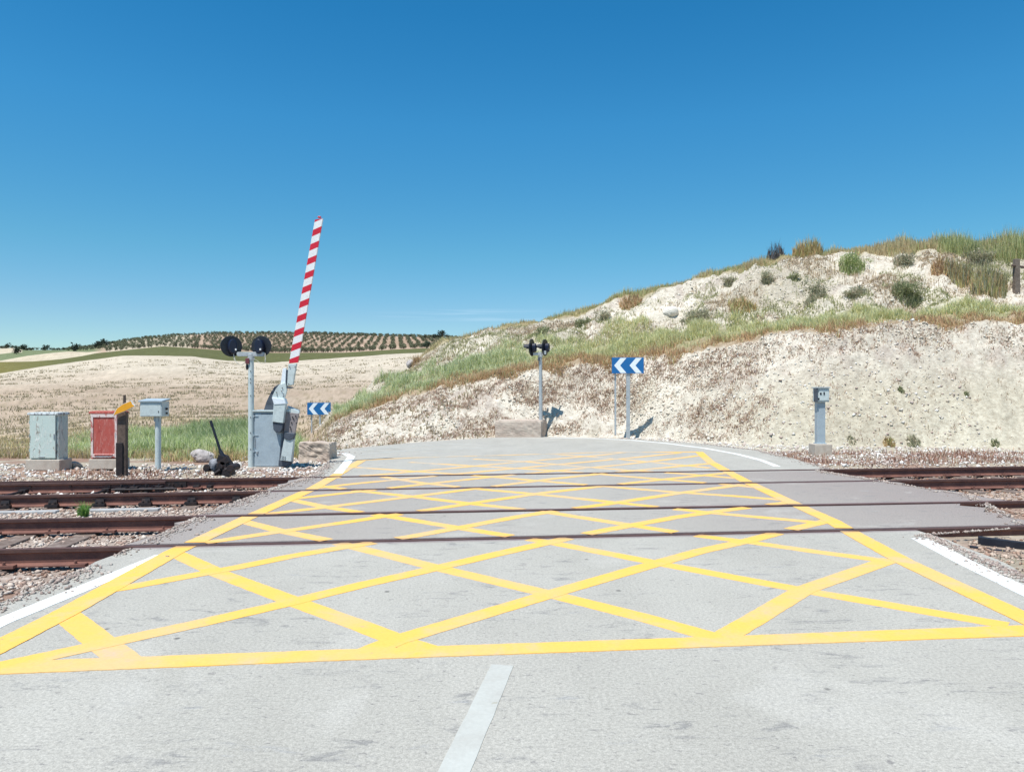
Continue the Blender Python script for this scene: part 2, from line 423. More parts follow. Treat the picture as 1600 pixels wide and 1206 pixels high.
col = mix(nt, .5, col, ramp(nt, nfar, .35, .65, (.72,.70,.68,1), (1.15,1.15,1.15,1)), 'MULTIPLY')
speck = ramp(nt, noise(nt, 16, 5, .7, co, 0), .60, .66)
col = mix(nt, math_n(nt, 'MULTIPLY', speck, .5), col, (.22,.165,.13))
nt.links.new(col, b.inputs['Base Color']); b.inputs['Roughness'].default_value = .95; b.inputs['Specular IOR Level'].default_value = .1
bump(nt, b, mix(nt, .5, nf, nm), .7, .09)
ground = fast('ground', np.stack([GX, GY, GZ], -1), quads, gm, C.reshape(-1, 3), True)
tag(ground, kind='structure')

def hz(x, y):
    return float(height(np.array([x]), np.array([y]))[0][0])
def on_ground(px, py, lo=14., hi=60.):      # first ground point seen at a place
    ys = np.arange(lo, hi, .05); xs = (px-800)/F*ys
    z = height(xs, ys)[0]
    sy = HZ - (z-CH)/ys*F
    k = np.argmax(sy <= py) if (sy <= py).any() else int(np.argmin(np.where((ys > 26) & (ys < 40), sy, 1e9)))
    return (float(xs[k]), float(ys[k]), float(z[k]))

# ------------------------------------------------------------------ road
am = bpy.data.materials.new('asphalt'); nt, b, out = nodes(am)
co = coord(nt)
fine = noise(nt, 55, 5, .7, co); med = noise(nt, 1.1, 6, .62, scaled(nt, co, (1,.45,1)), .3); streak = noise(nt, 2.6, 7, .7, scaled(nt, co, (.5,1.7,1)), .5)
sp = nt.nodes.new('ShaderNodeSeparateXYZ'); nt.links.new(co, sp.inputs[0])
yl = math_n(nt, 'SUBTRACT', sp.outputs[1], math_n(nt, 'MULTIPLY', sp.outputs[0], .118))
inb = math_n(nt, 'MULTIPLY', math_n(nt, 'MULTIPLY', math_n(nt, 'SUBTRACT', yl, 7.40), 14., True), math_n(nt, 'MULTIPLY', math_n(nt, 'SUBTRACT', 13.4, yl), 2., True), True)
side = math_n(nt, 'ADD', math_n(nt, 'MULTIPLY', math_n(nt, 'ABSOLUTE', math_n(nt, 'SUBTRACT', sp.outputs[0], .6)), .16), -.05, True)
dirt = math_n(nt, 'MULTIPLY', inb, math_n(nt, 'ADD', side, math_n(nt, 'MULTIPLY', med, .35)), True)
c = mix(nt, ramp(nt, med, .35, .7), (.382,.364,.318), (.440,.421,.370))
c = mix(nt, dirt, c, (.290,.250,.228))
c = mix(nt, ramp(nt, streak, .62, .70), c, (.33,.325,.31))
patch = ramp(nt, noise(nt, 1.3, 3, .5, co, .3), .43, .56)
c = mix(nt, math_n(nt, 'MULTIPLY', math_n(nt, 'MULTIPLY', ramp(nt, noise(nt, 6.5, 7, .75, scaled(nt, co, (.5,1.5,1)), .7), .545, .63), patch), .65), c, (.20,.195,.19))
c = mix(nt, math_n(nt, 'MULTIPLY', ramp(nt, noise(nt, 26, 4, .65, scaled(nt, co, (.7,1.2,1)), .5), .615, .67), .6), c, (.19,.18,.175))
vd = nt.nodes.new('ShaderNodeTexVoronoi'); vd.inputs['Scale'].default_value = 1.7; nt.links.new(co, vd.inputs['Vector'])
c = mix(nt, ramp(nt, vd.outputs['Distance'], .022, .042, (.8,.8,.8,1), (0,0,0,1)), c, (.10,.095,.09))
c = mix(nt, math_n(nt, 'MULTIPLY', ramp(nt, noise(nt, .9, 5, .6, co, .8), .58, .66), .35), c, (.50,.48,.43))
c = mix(nt, .5, c, ramp(nt, noise(nt, 150, 3, .7, co), .34, .66, (.55,.55,.55,1), (1.28,1.28,1.28,1)), 'MULTIPLY')
c = mix(nt, .7, c, ramp(nt, fine, .32, .68, (.62,.62,.62,1), (1.24,1.24,1.24,1)), 'MULTIPLY')
c = mix(nt, math_n(nt, 'MULTIPLY', rail_dirt(nt, sp, .15, co), .95), c, (.165,.11,.115))
# hairline cracks and loose grit
vo = nt.nodes.new('ShaderNodeTexVoronoi'); vo.feature = 'DISTANCE_TO_EDGE'; vo.inputs['Scale'].default_value = .55
wob = nt.nodes.new('ShaderNodeMix'); wob.data_type = 'VECTOR'; wob.inputs[0].default_value = .18
nv = nt.nodes.new('ShaderNodeTexNoise'); nv.inputs['Scale'].default_value = 3; nt.links.new(co, nv.inputs['Vector'])
nt.links.new(co, wob.inputs[4]); nt.links.new(nv.outputs['Color'], wob.inputs[5]); nt.links.new(wob.outputs[1], vo.inputs['Vector'])
crack = math_n(nt, 'MULTIPLY', ramp(nt, vo.outputs['Distance'], .002, .007, (1,1,1,1), (0,0,0,1)), ramp(nt, noise(nt, .8, 3, .5, co), .52, .60))
c = mix(nt, math_n(nt, 'MULTIPLY', crack, .10), c, (.15,.15,.15))
nt.links.new(c, b.inputs['Base Color']); b.inputs['Roughness'].default_value = .88; b.inputs['Specular IOR Level'].default_value = .25
bump(nt, b, fine, .35, .006)
ASPH = c

def poly_slab(mb, pts, depth=.3):
    n = len(pts); lo = [(p[0], p[1], p[2]-depth) for p in pts]
    mb.add(pts + lo, [tuple(range(n))] + [(k, n+k, n+(k+1)%n, (k+1)%n) for k in range(n)])
def rag(pts, amp=.05, step=.25, seed=0):        # uneven edge along a polyline
    rr = random.Random(seed); o = []
    for a, b_ in zip(pts, pts[1:]):
        L = math.dist(a[:2], b_[:2]); n = max(1, int(L/step))
        for k in range(n):
            t = k/n; j = rr.uniform(-amp, amp) if o else 0
            o.append(tuple(a[i]+(b_[i]-a[i])*t + (j if i == 0 else 0) for i in range(3)))
    o.append(pts[-1]); return o
GO, GI = .048, .10           # gap outside / inside the rail
rb = MB()
def e(i, x, off): return (x, ry(i, x)+off, 0.)
L0 = rag([(-3.9,-8,0), (-3.62,4.5,0), (-3.56,6.4,0), e(0,-3.56,-GO)], seed=1)
R0 = rag([(3.9,-8,0), (4.05,5.6,0), (4.28,6.8,0), e(0,4.3,-GO)], seed=2)
poly_slab(rb, L0 + [e(0,0,-GO)] + R0[::-1])
for i, j, xl0, xl1, xr0, xr1, o0, o1 in ((0,1,-3.72,-3.70,5.9,5.9,GI,-GI), (1,2,-3.76,-3.6,6.7,6.1,GO,-GO), (2,3,-3.66,-3.62,6.15,5.7,GI,-GI)):
    Lp = rag([e(i,xl0,o0), e(j,xl1,o1)], .09, .16, seed=i+5); Rp = rag([e(i,xr0,o0), e(j,xr1,o1)], .13, .16, seed=i+9)
    poly_slab(rb, Lp + Rp[::-1])
Lf = rag([e(3,-3.48,GO), (-3.74,14.6,0), (-3.95,16.3,0), (-4.2,18.2,0)], .04, seed=21)
Rf = rag([e(3,6.05,GO), (6.2,16.1,0), (6.2,18.6,0), (5.4,20.9,0), (3.75,23.0,0), (1.3,24.15,0), (-.6,23.8,0)], .03, seed=22)
poly_slab(rb, Lf + Rf[::-1])
# the branch that bends left and runs downhill
near_e = [(-4.2,18.2,0), (-5.3,19.1,-.16), (-8,20.6,-.62), (-13,22.5,-1.2), (-24,25,-1.9), (-40,27,-2.6)]
far_e = [(-.6,23.8,0), (-2.9,23.6,-.13), (-5,24.3,-.36), (-9,26.5,-.85), (-20,31,-1.7), (-36,34,-2.5)]
rb.add(near_e + far_e, [(k, 6+k, 7+k, k+1) for k in range(5)])
road = rb.build('road', am, recalc=False); tag(road, kind='structure')

# ------------------------------------------------------------------ painted markings
def mat_mark(name, col, wear_lo, wear_hi, far_fade=0.):
    m = bpy.data.materials.new(name); nt, b, _ = nodes(m); co = coord(nt)
    n = noise(nt, 3.0, 8, .72, co, .4); f = noise(nt, 45, 4, .7, co)
    w = ramp(nt, n, wear_lo, wear_hi)
    if far_fade:
        s_ = nt.nodes.new('ShaderNodeSeparateXYZ'); nt.links.new(co, s_.inputs[0])
        ff = math_n(nt, 'MULTIPLY', math_n(nt, 'SUBTRACT', s_.outputs[1], 9.5), far_fade, True)
        lx = math_n(nt, 'MULTIPLY', math_n(nt, 'SUBTRACT', 4.2, s_.outputs[0]), .6, True)
        w = math_n(nt, 'ADD', w, math_n(nt, 'MULTIPLY', math_n(nt, 'MULTIPLY', ff, lx), math_n(nt, 'ADD', n, .25)), True)
        w = math_n(nt, 'MINIMUM', w, .80)
    w = math_n(nt, 'ADD', w, math_n(nt, 'MULTIPLY', ramp(nt, noise(nt, .8, 5, .6, co, .5), .46, .66), .40), True)
    c = mix(nt, w, col, (.40,.39,.35))
    c = mix(nt, .35, c, ramp(nt, f, .3, .7, (.8,.8,.8,1), (1.1,1.1,1.1,1)), 'MULTIPLY')
    c = mix(nt, ramp(nt, noise(nt, 9, 6, .75, co), .64, .72), c, (.33,.31,.24))
    s2 = nt.nodes.new('ShaderNodeSeparateXYZ'); nt.links.new(co, s2.inputs[0])
    c = mix(nt, math_n(nt, 'MULTIPLY', rail_dirt(nt, s2, .15, co), .8), c, (.24,.17,.12))
    nt.links.new(c, b.inputs['Base Color']); b.inputs['Roughness'].default_value = .75; b.inputs['Specular IOR Level'].default_value = .2
    bump(nt, b, f, .25, .004); return m
ym = mat_mark('yellow_road_paint', (.83,.460,.10), .51, 1.15, .075)
wm = mat_mark('white_road_paint', (.76,.77,.74), .50, .85)
wm2 = mat_mark('worn_white_road_paint', (.46,.465,.425), .44, .72)
def in_gap(x, y):
    for i in range(4):
        r_ = ry(i, x); lo, hi = (GO, GI) if i % 2 == 0 else (GI, GO)
        if r_ - lo - .01 < y < r_ + hi + .01: return True
    return False
border_px = [(-60,1046),(600,1021),(1110,1003),(1640,984),(1412,877),(1337,836),(1300,814),(1225,780),(1165,752),(1139,738),(1109,721),(1092,706),
             (931,707),(760,712),(648,715),(566,719),(490,763),(378,813),(273,862),(175,917),(105,956),(-60,1040)]
poly = [P(*p)[:2] for p in border_px]
def inside(x, y):
    c = False; n = len(poly)
    for i in range(n):
        (x1, y1), (x2, y2) = poly[i], poly[(i+1) % n]
        if (y1 > y) != (y2 > y) and x < (x2-x1)*(y-y1)/(y2-y1)+x1: c = not c
    return c
def strip(mb, pts, w, z, clip=False, step=.04):
    pts = [Vector(p[:2]) for p in pts]
    if isinstance(w, (int, float)): w = [w]*len(pts)
    for k in range(len(pts)-1):
        a, b_ = pts[k], pts[k+1]
        L = (b_-a).length
        if L < 1e-4: continue
        def nrm(i):
            d = Vector((0, 0))
            if i > 0: d += (pts[i]-pts[i-1]).normalized()
            if i < len(pts)-1: d += (pts[i+1]-pts[i]).normalized()
            d.normalize(); return Vector((-d.y, d.x))
        na, nb = nrm(k), nrm(k+1); n = max(1, int(L/step))
        for j in range(n):
            t0, t1 = j/n, (j+1)/n
            q = []
            for t, sg in ((t0,-1),(t1,-1),(t1,1),(t0,1)):
                c_ = a.lerp(b_, t); ww = w[k]*(1-t)+w[k+1]*t + .010*(_T[int((c_.x+50)*25) & 255, int((c_.y+50)*25+sg*31) & 255]-.5); nn = na.lerp(nb, t)
                q.append((c_.x+nn.x*sg*ww/2, c_.y+nn.y*sg*ww/2, z))
            mx = sum(p[0] for p in q)/4; my = sum(p[1] for p in q)/4
            if in_gap(mx, my) or (clip and not inside(mx, my)): continue
            lo_ = [(p[0], p[1], -.002) for p in q]
            mb.add(q+lo_, [(0,1,2,3), (0,4,5,1), (2,6,7,3)])
yb = MB()
W = .163
Bl = [  # "\" lines
 [(98,956),(155,1001),(208,1041)],
 [(273,864),(343,896),(455,938),(560,976),(630,1003),(690,1022)],
 [(378,814),(437,829),(507,843),(560,856),(684,887),(860,928),(1000,963),(1140,1002)],
 [(451,780),(504,791),(560,800),(616,808),(720,825),(783,835),(864,848),(1040,882),(1255,922),(1575,977)],
 [(490,758),(571,768),(648,776),(738,787),(801,794),(868,802),(990,821),(1094,837),(1172,847),(1277,862),(1392,877)],
 [(598,745),(657,754),(738,763),(850,773),(963,785),(1045,794),(1112,801),(1200,809),(1290,817)],
 [(540,729),(660,737),(783,746),(864,753),(949,760),(1057,769),(1150,775),(1225,781)],
 [(640,722),(760,729),(864,735),(940,741),(1026,748),(1125,756),(1188,762)],
 [(740,717),(819,721),(931,731),(1020,737),(1080,741),(1150,747)],
 [(860,709),(940,715),(1020,722),(1110,731)],
]
Al = [  # "/" lines
 [(1120,1002),(1255,922),(1392,874)],
 [(560,1024),(620,1000),(860,928),(1019,882),(1094,861),(1172,844),(1232,828),(1300,812)],
 [(0,1041),(154,1008),(315,973),(437,945),(560,915),(684,887),(765,868),(846,850),(927,832),(990,820),(1062,807),(1150,795),(1240,784)],
 [(170,922),(196,918),(367,887),(455,869),(542,854),(643,838),(720,824),(810,807),(864,799),(945,788),(1057,771),(1161,757)],
 [(320,848),(427,832),(540,816),(598,807),(680,795),(738,786),(850,770),(945,759),(1045,748),(1135,739)],
 [(410,804),(504,793),(560,786),(643,776),(738,764),(864,748),(972,737),(1110,724)],
 [(460,779),(560,768),(657,757),(760,746),(864,736),(972,726),(1060,716),(1090,712)],
 [(480,764),(560,755),(657,746),(760,736),(880,725),(1000,714),(1062,707.5)],
 [(500,748),(600,741),(700,732),(820,721),(940,711),(975,707)],
]
for l in Bl: strip(yb, [P(*p) for p in l], .17 if l[0] == (98,956) else W, .0015, True)
for l in Al: strip(yb, [P(*p) for p in l], W, .003, True)
closed = [P(*p) for p in border_px]
strip(yb, closed[0:4], [.19,.17,.17,.19], .0045)
strip(yb, closed[3:12], .19, .0048)
strip(yb, closed[11:16], .16, .0045)
strip(yb, closed[15:22], .19, .0048)
tag(yb.build('yellow_box_marking', ym, recalc=False), kind='structure')
def wline(pts, w, mt=wm, z=.003):
    mb = MB(); strip(mb, pts, w, z, step=.12); return tag(mb.build('white_road_line', mt, recalc=False), kind='structure')
wline([(-3.42,-4,0), (-3.25,4.3,0), P(0,972), P(130,919), P(256,867)], .15)
wline([P(1437,841), P(1515,882), P(1600,923), (3.55,3.5,0), (3.3,-4,0)], .17)
wline([P(785,1039), P(710,1206), (-.42,1.5,0)], .125, wm2)
wline([(3.0-.4,-3,0),(2.5,-4.5,0)], .12, wm2)
wline([P(528,740), P(543,722), P(549,714), P(540,709), (-4.35,17.9,0)], [.16,.17,.17,.16,.15], wm, .007)
wline([P(1215,729), P(1190,719), P(1150,709), P(1100,700), P(1040,692.5), P(985,687.5), P(930,685), P(860,683.8)], .13)
wline([P(560,703.5), P(600,700), P(650,696.5), P(690,694.5), P(735,694)], .10, wm2)
wline([P(563,710), P(610,706), P(680,701), P(760,700)], .09, wm2)

# ------------------------------------------------------------------ rails
prof = [(-.036,0),(.036,0),(.036,-.032),(.012,-.046),(.010,-.132),(.062,-.150),(.062,-.162),(-.062,-.162),(-.062,-.150),(-.010,-.132),(-.012,-.046),(-.036,-.032)]
def rail_mesh(i, x0, x1, off=0, dz=.004, curve=None, name='rail', mats=None, step=1.0):
    mb = MB(); n = int((x1-x0)/step); sl = RAILS[i][1]; ang = math.atan(sl); ns = len(prof)
    vs = []
    for k in range(n+1):
        x = x0+(x1-x0)*k/n; y = ry(i, x)+off+(curve(x) if curve else 0)
        for (u, w) in prof: vs.append((x - u*math.sin(ang), y + u*math.cos(ang), w+dz))
    fs = []; mi = []
    for k in range(n):
        for j in range(ns):
            fs.append((k*ns+j, k*ns+(j+1)%ns, (k+1)*ns+(j+1)%ns, (k+1)*ns+j)); mi.append(1 if 2 <= j <= 10 else 0)
    fs += [tuple(range(ns-1,-1,-1)), tuple(range(n*ns, n*ns+ns))]; mi += [0, 0]
    mb.v = vs; mb.f = fs; mb.m = mi
    return mb
rl = ['nearest rusty rail, embedded in the crossing asphalt closest to the viewer',
      'second rusty rail from the viewer, far rail of the near track',
      'third rusty rail from the viewer, near rail of the far track',
      'farthest rusty rail, along the weedy strip below the bank and cabinets']
for i in range(4):
    t = thing('rail', (0, RAILS[i][0], -.16), rl[i], 'rail', 'rails of the two tracks')
    rail_mesh(i, -34, 34).build('rail_bar', [M['rust'], M['rail_web']], t)
    ang = math.atan(RAILS[i][1]); rot = Matrix.Rotation(ang, 3, 'Z')
    # fastenings outside the road
    xs = [x for x in np.arange(-12.1, 12, .62) if x < -3.9 or x > 7.0]
    for x in xs:
        y = ry(i, x)
        big = (i == 2 and x < -4)
        w_ = .17 if big else .13
        for sgn in ((-1,) if i != 3 and not big else (-1, 1)):
            c = MB()
            c.box(rot @ Vector((0, sgn*.085, 0)) + Vector((x, y, -.142)), (w_, .07, .028 if not big else .04), rot)
            c.tube(rot @ Vector((-.03, sgn*.09, 0)) + Vector((x, y, -.14)), rot @ Vector((-.03, sgn*.09, 0)) + Vector((x, y, -.100)), .014, n=6)
            if big: c.box(rot @ Vector((0, sgn*.05, 0)) + Vector((x, y, -.10)), (.13, .05, .07), rot, 0, (.8,.4)); c.tube(rot @ Vector((.04, sgn*.09, 0)) + Vector((x, y, -.14)), rot @ Vector((.04, sgn*.09, 0)) + Vector((x, y, -.090)), .016, n=6)
            c.build('rail_chair' if big else 'rail_clip', M['dark_iron'] if big else M['rail_web'], t)
    if i == 3:                                   # joint bar on the far rail
        c = MB(); x = -5.75
        c.box((x, ry(3, x)-.03, -.085), (.55, .02, .085), rot)
        for q in (-.2,-.07,.07,.2): c.tube((x+q, ry(3, x+q)-.03, -.085), (x+q, ry(3, x+q)-.065, -.085), .015, n=6)
        c.build('fishplate', M['dark_iron'], t)
# switch blade lying close in front of the far rail, at left
t = thing('switch_rail', (-9, ry(3,-9)-.17, -.16), 'short rusty switch rail close in front of the farthest rail, left of crossing', 'rail')
rail_mesh(3, -26, -5.75, -.15, -.012, lambda x: -.010*max(0, -x-7.5)**1.6*.5, step=.5).build('rail_bar', [M['rust'], M['rail_web']], t)
for x in np.arange(-9.6, -5.7, .6): MB().tube((x, ry(3,x)-.15, -.075), (x, ry(3,x)-.185, -.075), .014, n=6).build('bolt', M['dark_iron'], t)
c = MB(); bx_ = -6.0
rot = Matrix.Rotation(math.atan(T2), 3, 'Z')
for q, s_ in ((-.38,(.16,.12,.06)), (-.18,(.12,.10,.09)), (.0,(.2,.09,.05)), (.2,(.10,.11,.10)), (.36,(.14,.08,.06))):
    c.box((bx_+q, ry(3, bx_+q)-.27, -.125), s_, rot); c.tube((bx_+q, ry(3,bx_+q)-.27, -.13), (bx_+q, ry(3,bx_+q)-.27, -.045), .018, n=6)
c.tube((bx_-.5, ry(3,bx_-.5)-.33, -.12), (bx_+.5, ry(3,bx_+.5)-.33, -.12), .018, n=8)
c.build('slide_block', M['dark_iron'], t, .004)
for q_, x_ in ((0,-6.45), (1,-7.7)):              # stretcher rods under the rails
    t_ = MB(); a_, b_ = (x_, ry(2,x_)+.05, -.135), (x_-.2, ry(3,x_)-.1, -.135); t_.tube(a_, b_, .022, n=8)
    for f_ in (.08, .5, .92):
        c_ = [a_[i]+(b_[i]-a_[i])*f_ for i in range(3)]; t_.box((c_[0], c_[1], c_[2]), (.11, .13, .06), rot)
    o_ = t_.build('stretcher_rod', M['dark_iron'], None, .004); recenter(o_, a_)
    tag(o_, ('black switch rod between the far track rails, nearer the road', 'black switch rod between the far track rails, second from the road')[q_], 'switch rod')
slp = mat_paint('sleeper_wood', (.13,.09,.07), (.24,.19,.16), 9, .4, .65, .95, 0, .7, .01, 50)
sl0 = None
for i_, x0_, x1_ in ((0,-9.5,-4.1), (2,-12.5,-4.3), (2,7.2,13)):
    rr_ = math.atan(RAILS[i_][1]); n_ = int((x1_-x0_)/.62)
    for q_ in range(n_):
        x_ = x0_+.31+q_*.62; ym = (ry(i_,x_)+ry(i_+1,x_))/2
        if sl0 is None:
            sl0 = MB().box((0,0,0), (.23, 2.5, .12)).build('sleeper', slp, None, .012); o_ = sl0
        else: o_ = sl0.copy(); COL.objects.link(o_)
        o_.location = (x_ - math.sin(rr_)*0, ym, -.232+random.uniform(-.006,.006)); o_.rotation_euler = (0, 0, rr_+random.uniform(-.02,.02))
        tag(o_, 'weathered sleeper half buried in the ballast under the rusty rails', 'sleeper', 'sleepers half buried under the tracks')

# long pale sleeper edges showing in the ballast between the tracks, left
for k, (x0, x1, off, lab) in enumerate(((-8.6,-6.25,-.36,'long pale concrete beam flush in ballast at far left between the tracks'),
                                   (-5.9,-4.95,-.33,'short pale concrete beam flush in ballast beside green tuft between the tracks'))):
    mb = MB(); xm = (x0+x1)/2
    mb.box((xm, ry(2, xm)+off-.03, -.212), (x1-x0, .13, .10), rot)
    o = mb.build('concrete_beam', mat_paint('bluish_concrete%d'%k, (.40,.40,.39), (.30,.29,.28), 6, .45, .7, .9, 0, .4, .006), None, .01)
    recenter(o, (xm, ry(2, xm)+off, -.2)); tag(o, lab, 'beam')

# ------------------------------------------------------------------ loose stones
def stones(name, X, Y, S, mat, C, zoff=None, flat=.7):
    n = len(X)
    base = np.array([(1,0,0),(-1,0,0),(0,1,0),(0,-1,0),(0,0,1),(0,0,-1)], float)
    V = base[None].repeat(n, 0) * (S[:, None, None]) * RNG.uniform(.6, 1.25, (n, 6, 1))
    V += RNG.normal(0, .18, V.shape)*S[:, None, None]
    V[:, :, 2] *= flat
    th = RNG.uniform(0, 2*np.pi, n); ph = RNG.uniform(-.9, .9, n)
    x, y, z = V[..., 0].copy(), V[..., 1].copy(), V[..., 2].copy()
    y, z = y*np.cos(ph)[:, None]-z*np.sin(ph)[:, None], y*np.sin(ph)[:, None]+z*np.cos(ph)[:, None]
    x, y = x*np.cos(th)[:, None]-y*np.sin(th)[:, None], x*np.sin(th)[:, None]+y*np.cos(th)[:, None]
    Z = height(X, Y)[0] + (zoff if zoff is not None else S*.25)
    V = np.stack([x+X[:, None], y+Y[:, None], z+Z[:, None]], -1)
    T = np.array([(0,2,4),(2,1,4),(1,3,4),(3,0,4),(2,0,5),(1,2,5),(3,1,5),(0,3,5)])
    TT = (T[None] + (np.arange(n)*6)[:, None, None]).reshape(-1, 3)
    return fast(name, V, TT, mat, np.repeat(C, 6, 0))
def pick(n, pal, wts=None):
    pal = np.array(pal); k = RNG.choice(len(pal), n, p=wts)
    return pal[k] * RNG.uniform(.85, 1.15, (n, 1))
def left_edge(y): return np.interp(y, [0,6.4,7.2,8.8,10.8,12.8,14.6,16.3,18.2], [-3.6,-3.56,-3.6,-3.72,-3.66,-3.5,-3.72,-3.95,-4.2])
def right_edge(y): return np.interp(y, [0,5.6,7.6,8.0,9.8,10.5,12.1,13.8,14.2,18.6,20.9,23,24.1], [4.0,4.05,4.3,5.6,6.3,6.5,6.1,5.7,6.1,6.2,5.4,3.8,1.3])
def scatter(n, x0, x1, y0, y1):
    X = RNG.uniform(x0, x1, n); Y = RNG.uniform(y0, y1, n)
    px = X/np.maximum(Y, 1)*F+800
    ok = ((X < left_edge(Y)-.02) | (X > right_edge(Y)+.02)) & (px > -120) & (px < 1760)
    return X[ok], Y[ok]
sm = mat_attr('ballast_stone', .9, 30, .4, .004)
X, Y = scatter(125000, -14.5, 15, 4.2, 15.5)
y3 = ry(3, X); y0_ = ry(0, X)
keep = (Y < y3+.9+.5*vn(X*1.5, Y*1.5)) & (Y > y0_-3.2) & ((vn(X*.9, Y*.9, 4) > .22) | (X < 0))
nearrail = np.zeros(len(X), bool)
for i in range(4): nearrail |= np.abs(Y-ry(i, X)) < .05
keep &= ~nearrail
keep &= ~((X > 0) & (RNG.random(len(X)) < .45))
X, Y = X[keep], Y[keep]
S = RNG.gamma(6, .0034, len(X)).clip(.007, .04)
pal = [(.58,.53,.48),(.50,.44,.39),(.44,.35,.30),(.36,.27,.23),(.60,.57,.53),(.28,.21,.18)]
CC = pick(len(X), pal, [.3,.22,.16,.12,.14,.06])
trk = ((np.abs(Y-ry(0,X)) < .35) | (np.abs(Y-ry(1,X)) < .35) | (np.abs(Y-ry(2,X)) < .35) | (np.abs(Y-ry(3,X)) < .35))
CC = np.where((trk & (RNG.random(len(X)) < .6))[:, None], CC*np.array([.62,.50,.45]), CC)
CC = CC*np.array([.93,.86,.80])
CC = np.where((X > 0)[:, None], CC*np.array([.86,.78,.72]), CC)
tag(stones('ballast', X, Y, S, sm, CC), 'broken pale stone ballast around the rusty rails on both sides of the road', 'ballast', kind='stuff')
# chippings beside the road and in front of the bank
X, Y = scatter(48000, -14, 13, 11.8, 24)
px = X/Y*F+800
keep = ((X < -1) & (Y < 19) & (Y > ry(3,X)+.5) & (px > 330) & (px < 560)) | ((X > 2) & (Y > ry(3,X)+.5) & (RNG.random(len(X)) < .45)) | ((px < 330) & (Y < 15.5) & (RNG.random(len(X)) < .6))
X, Y = X[keep], Y[keep]
tag(stones('chippings', X, Y, RNG.gamma(5, .0055, len(X)).clip(.01, .07), sm, pick(len(X), [(.64,.60,.54),(.70,.67,.62),(.50,.42,.37),(.40,.30,.26)], [.4,.25,.2,.15])),
    'pale stone chippings strewn between the far rail, gate and road edge', 'chippings', kind='stuff')
n = 26000
Y = RNG.uniform(4.2, 23.5, n); sd_ = RNG.random(n) < .5
off = RNG.exponential(.075, n)
X = np.where(sd_, left_edge(Y)+off, right_edge(Y)-off*.7)
zone = (Y < ry(0, X)-.05) | (Y > ry(0, X)+.1)
gapm = np.zeros(n, bool)
for i in range(4): gapm |= np.abs(Y-ry(i, X)) < .11
keep = zone & ~gapm & (Y < np.where(sd_, 18, 24)) & (X > left_edge(Y)-.02) & (RNG.random(n) < np.where(Y > 14.5, .45, 1)*(fbm(X*1.5, Y*1.5, 2, 77)*1.6-.25))
X, Y = X[keep], Y[keep]; Sg = RNG.gamma(3, .0035, len(X)).clip(.003, .028)
hz_ = height(X, Y)[0]
tag(stones('grit', X, Y, Sg, sm, pick(len(X), [(.40,.34,.29),(.36,.29,.25),(.46,.41,.36),(.30,.23,.20)]), -hz_+Sg*.2+.001),
    'loose grit and small stones spilled over the asphalt edges', 'grit', kind='stuff')
# rubble on the chalk bank
n = 52000
px = RNG.uniform(490, 1700, n); a = (px-800)/F
D, Z = knots(px); s_ = RNG.uniform(2.02, 4.85, n)
Y = np.where(s_ < 3, D[2]+(D[3]-D[2])*(s_-2), np.where(s_ < 4, D[3]+(D[4]-D[3])*(s_-3), D[4]+(D[5]-D[4])*(s_-4)))
X = a*Y
w_ = fbm(X*.8, Y*.8+s_, 3, 71)
keep = (w_ > .47) & ~((s_ > 3.0) & (s_ < 4.0)) & ~((px > 1130) & (s_ < 2.8) & (RNG.random(n) < .985))
X, Y = X[keep], Y[keep]
tag(stones('chalk_rubble', X, Y, RNG.gamma(3, .008, len(X)).clip(.010, .12), sm, pick(len(X), [(.62,.565,.47),(.68,.63,.54),(.56,.49,.40)])),
    'small pale chalk lumps lying on the cut bank', 'rubble', kind='stuff')

# ------------------------------------------------------------------ grasses
bmat = mat_attr('grass_blades', .8, transl=.42)
def blades(name, X, Y, H, W_, C1, C2, lean=.35, Z=None, mat=None):
    n = len(X)
    if Z is None: Z = height(X, Y)[0]
    th = RNG.uniform(0, 2*np.pi, n); lx, ly = np.cos(th), np.sin(th)
    wx, wy = np.cos(th+1.3), np.sin(th+1.3)
    l = RNG.uniform(.1, 1, n)*lean*H
    B = np.stack([X, Y, Z-.02], -1)
    wv = np.stack([wx, wy, 0*wx], -1)*W_[:, None]/2
    mid = B + np.stack([lx*l*.3, ly*l*.3, H*.55], -1); tip = B + np.stack([lx*l, ly*l, H*(1-.25*lean*RNG.random(n))], -1)
    V = np.stack([B-wv, B+wv, mid+wv*.8, mid-wv*.8, tip], 1)
    T = np.array([(0,1,2),(0,2,3),(3,2,4)])
    TT = (T[None] + (np.arange(n)*5)[:, None, None]).reshape(-1, 3)
    Cm = (C1+C2)/2
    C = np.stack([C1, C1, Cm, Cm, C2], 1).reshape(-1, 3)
    return fast(name, V, TT, mat or bmat, C)
GREEN = [(.27,.34,.12),(.36,.42,.18),(.48,.52,.29),(.60,.62,.42)]
DRY = [(.56,.37,.20),(.48,.29,.16),(.64,.50,.30),(.42,.27,.17),(.44,.38,.19)]
OCH = [(.54,.50,.22),(.46,.46,.19),(.62,.57,.34)]
RED = [(.36,.19,.13),(.30,.16,.12),(.44,.29,.20),(.26,.15,.11)]
def bank_pts(n, p0, p1, s0, s1):
    px = RNG.uniform(p0, p1, n); s_ = RNG.uniform(s0, s1, n)
    D, Z = knots(px); k = np.floor(s_).astype(int); Y = np.zeros(n)
    for i in range(1, 7): Y = np.where(k == i, D[i]+(D[i+1]-D[i])*(s_-i), Y)
    return (px-800)/F*Y, Y, px, s_
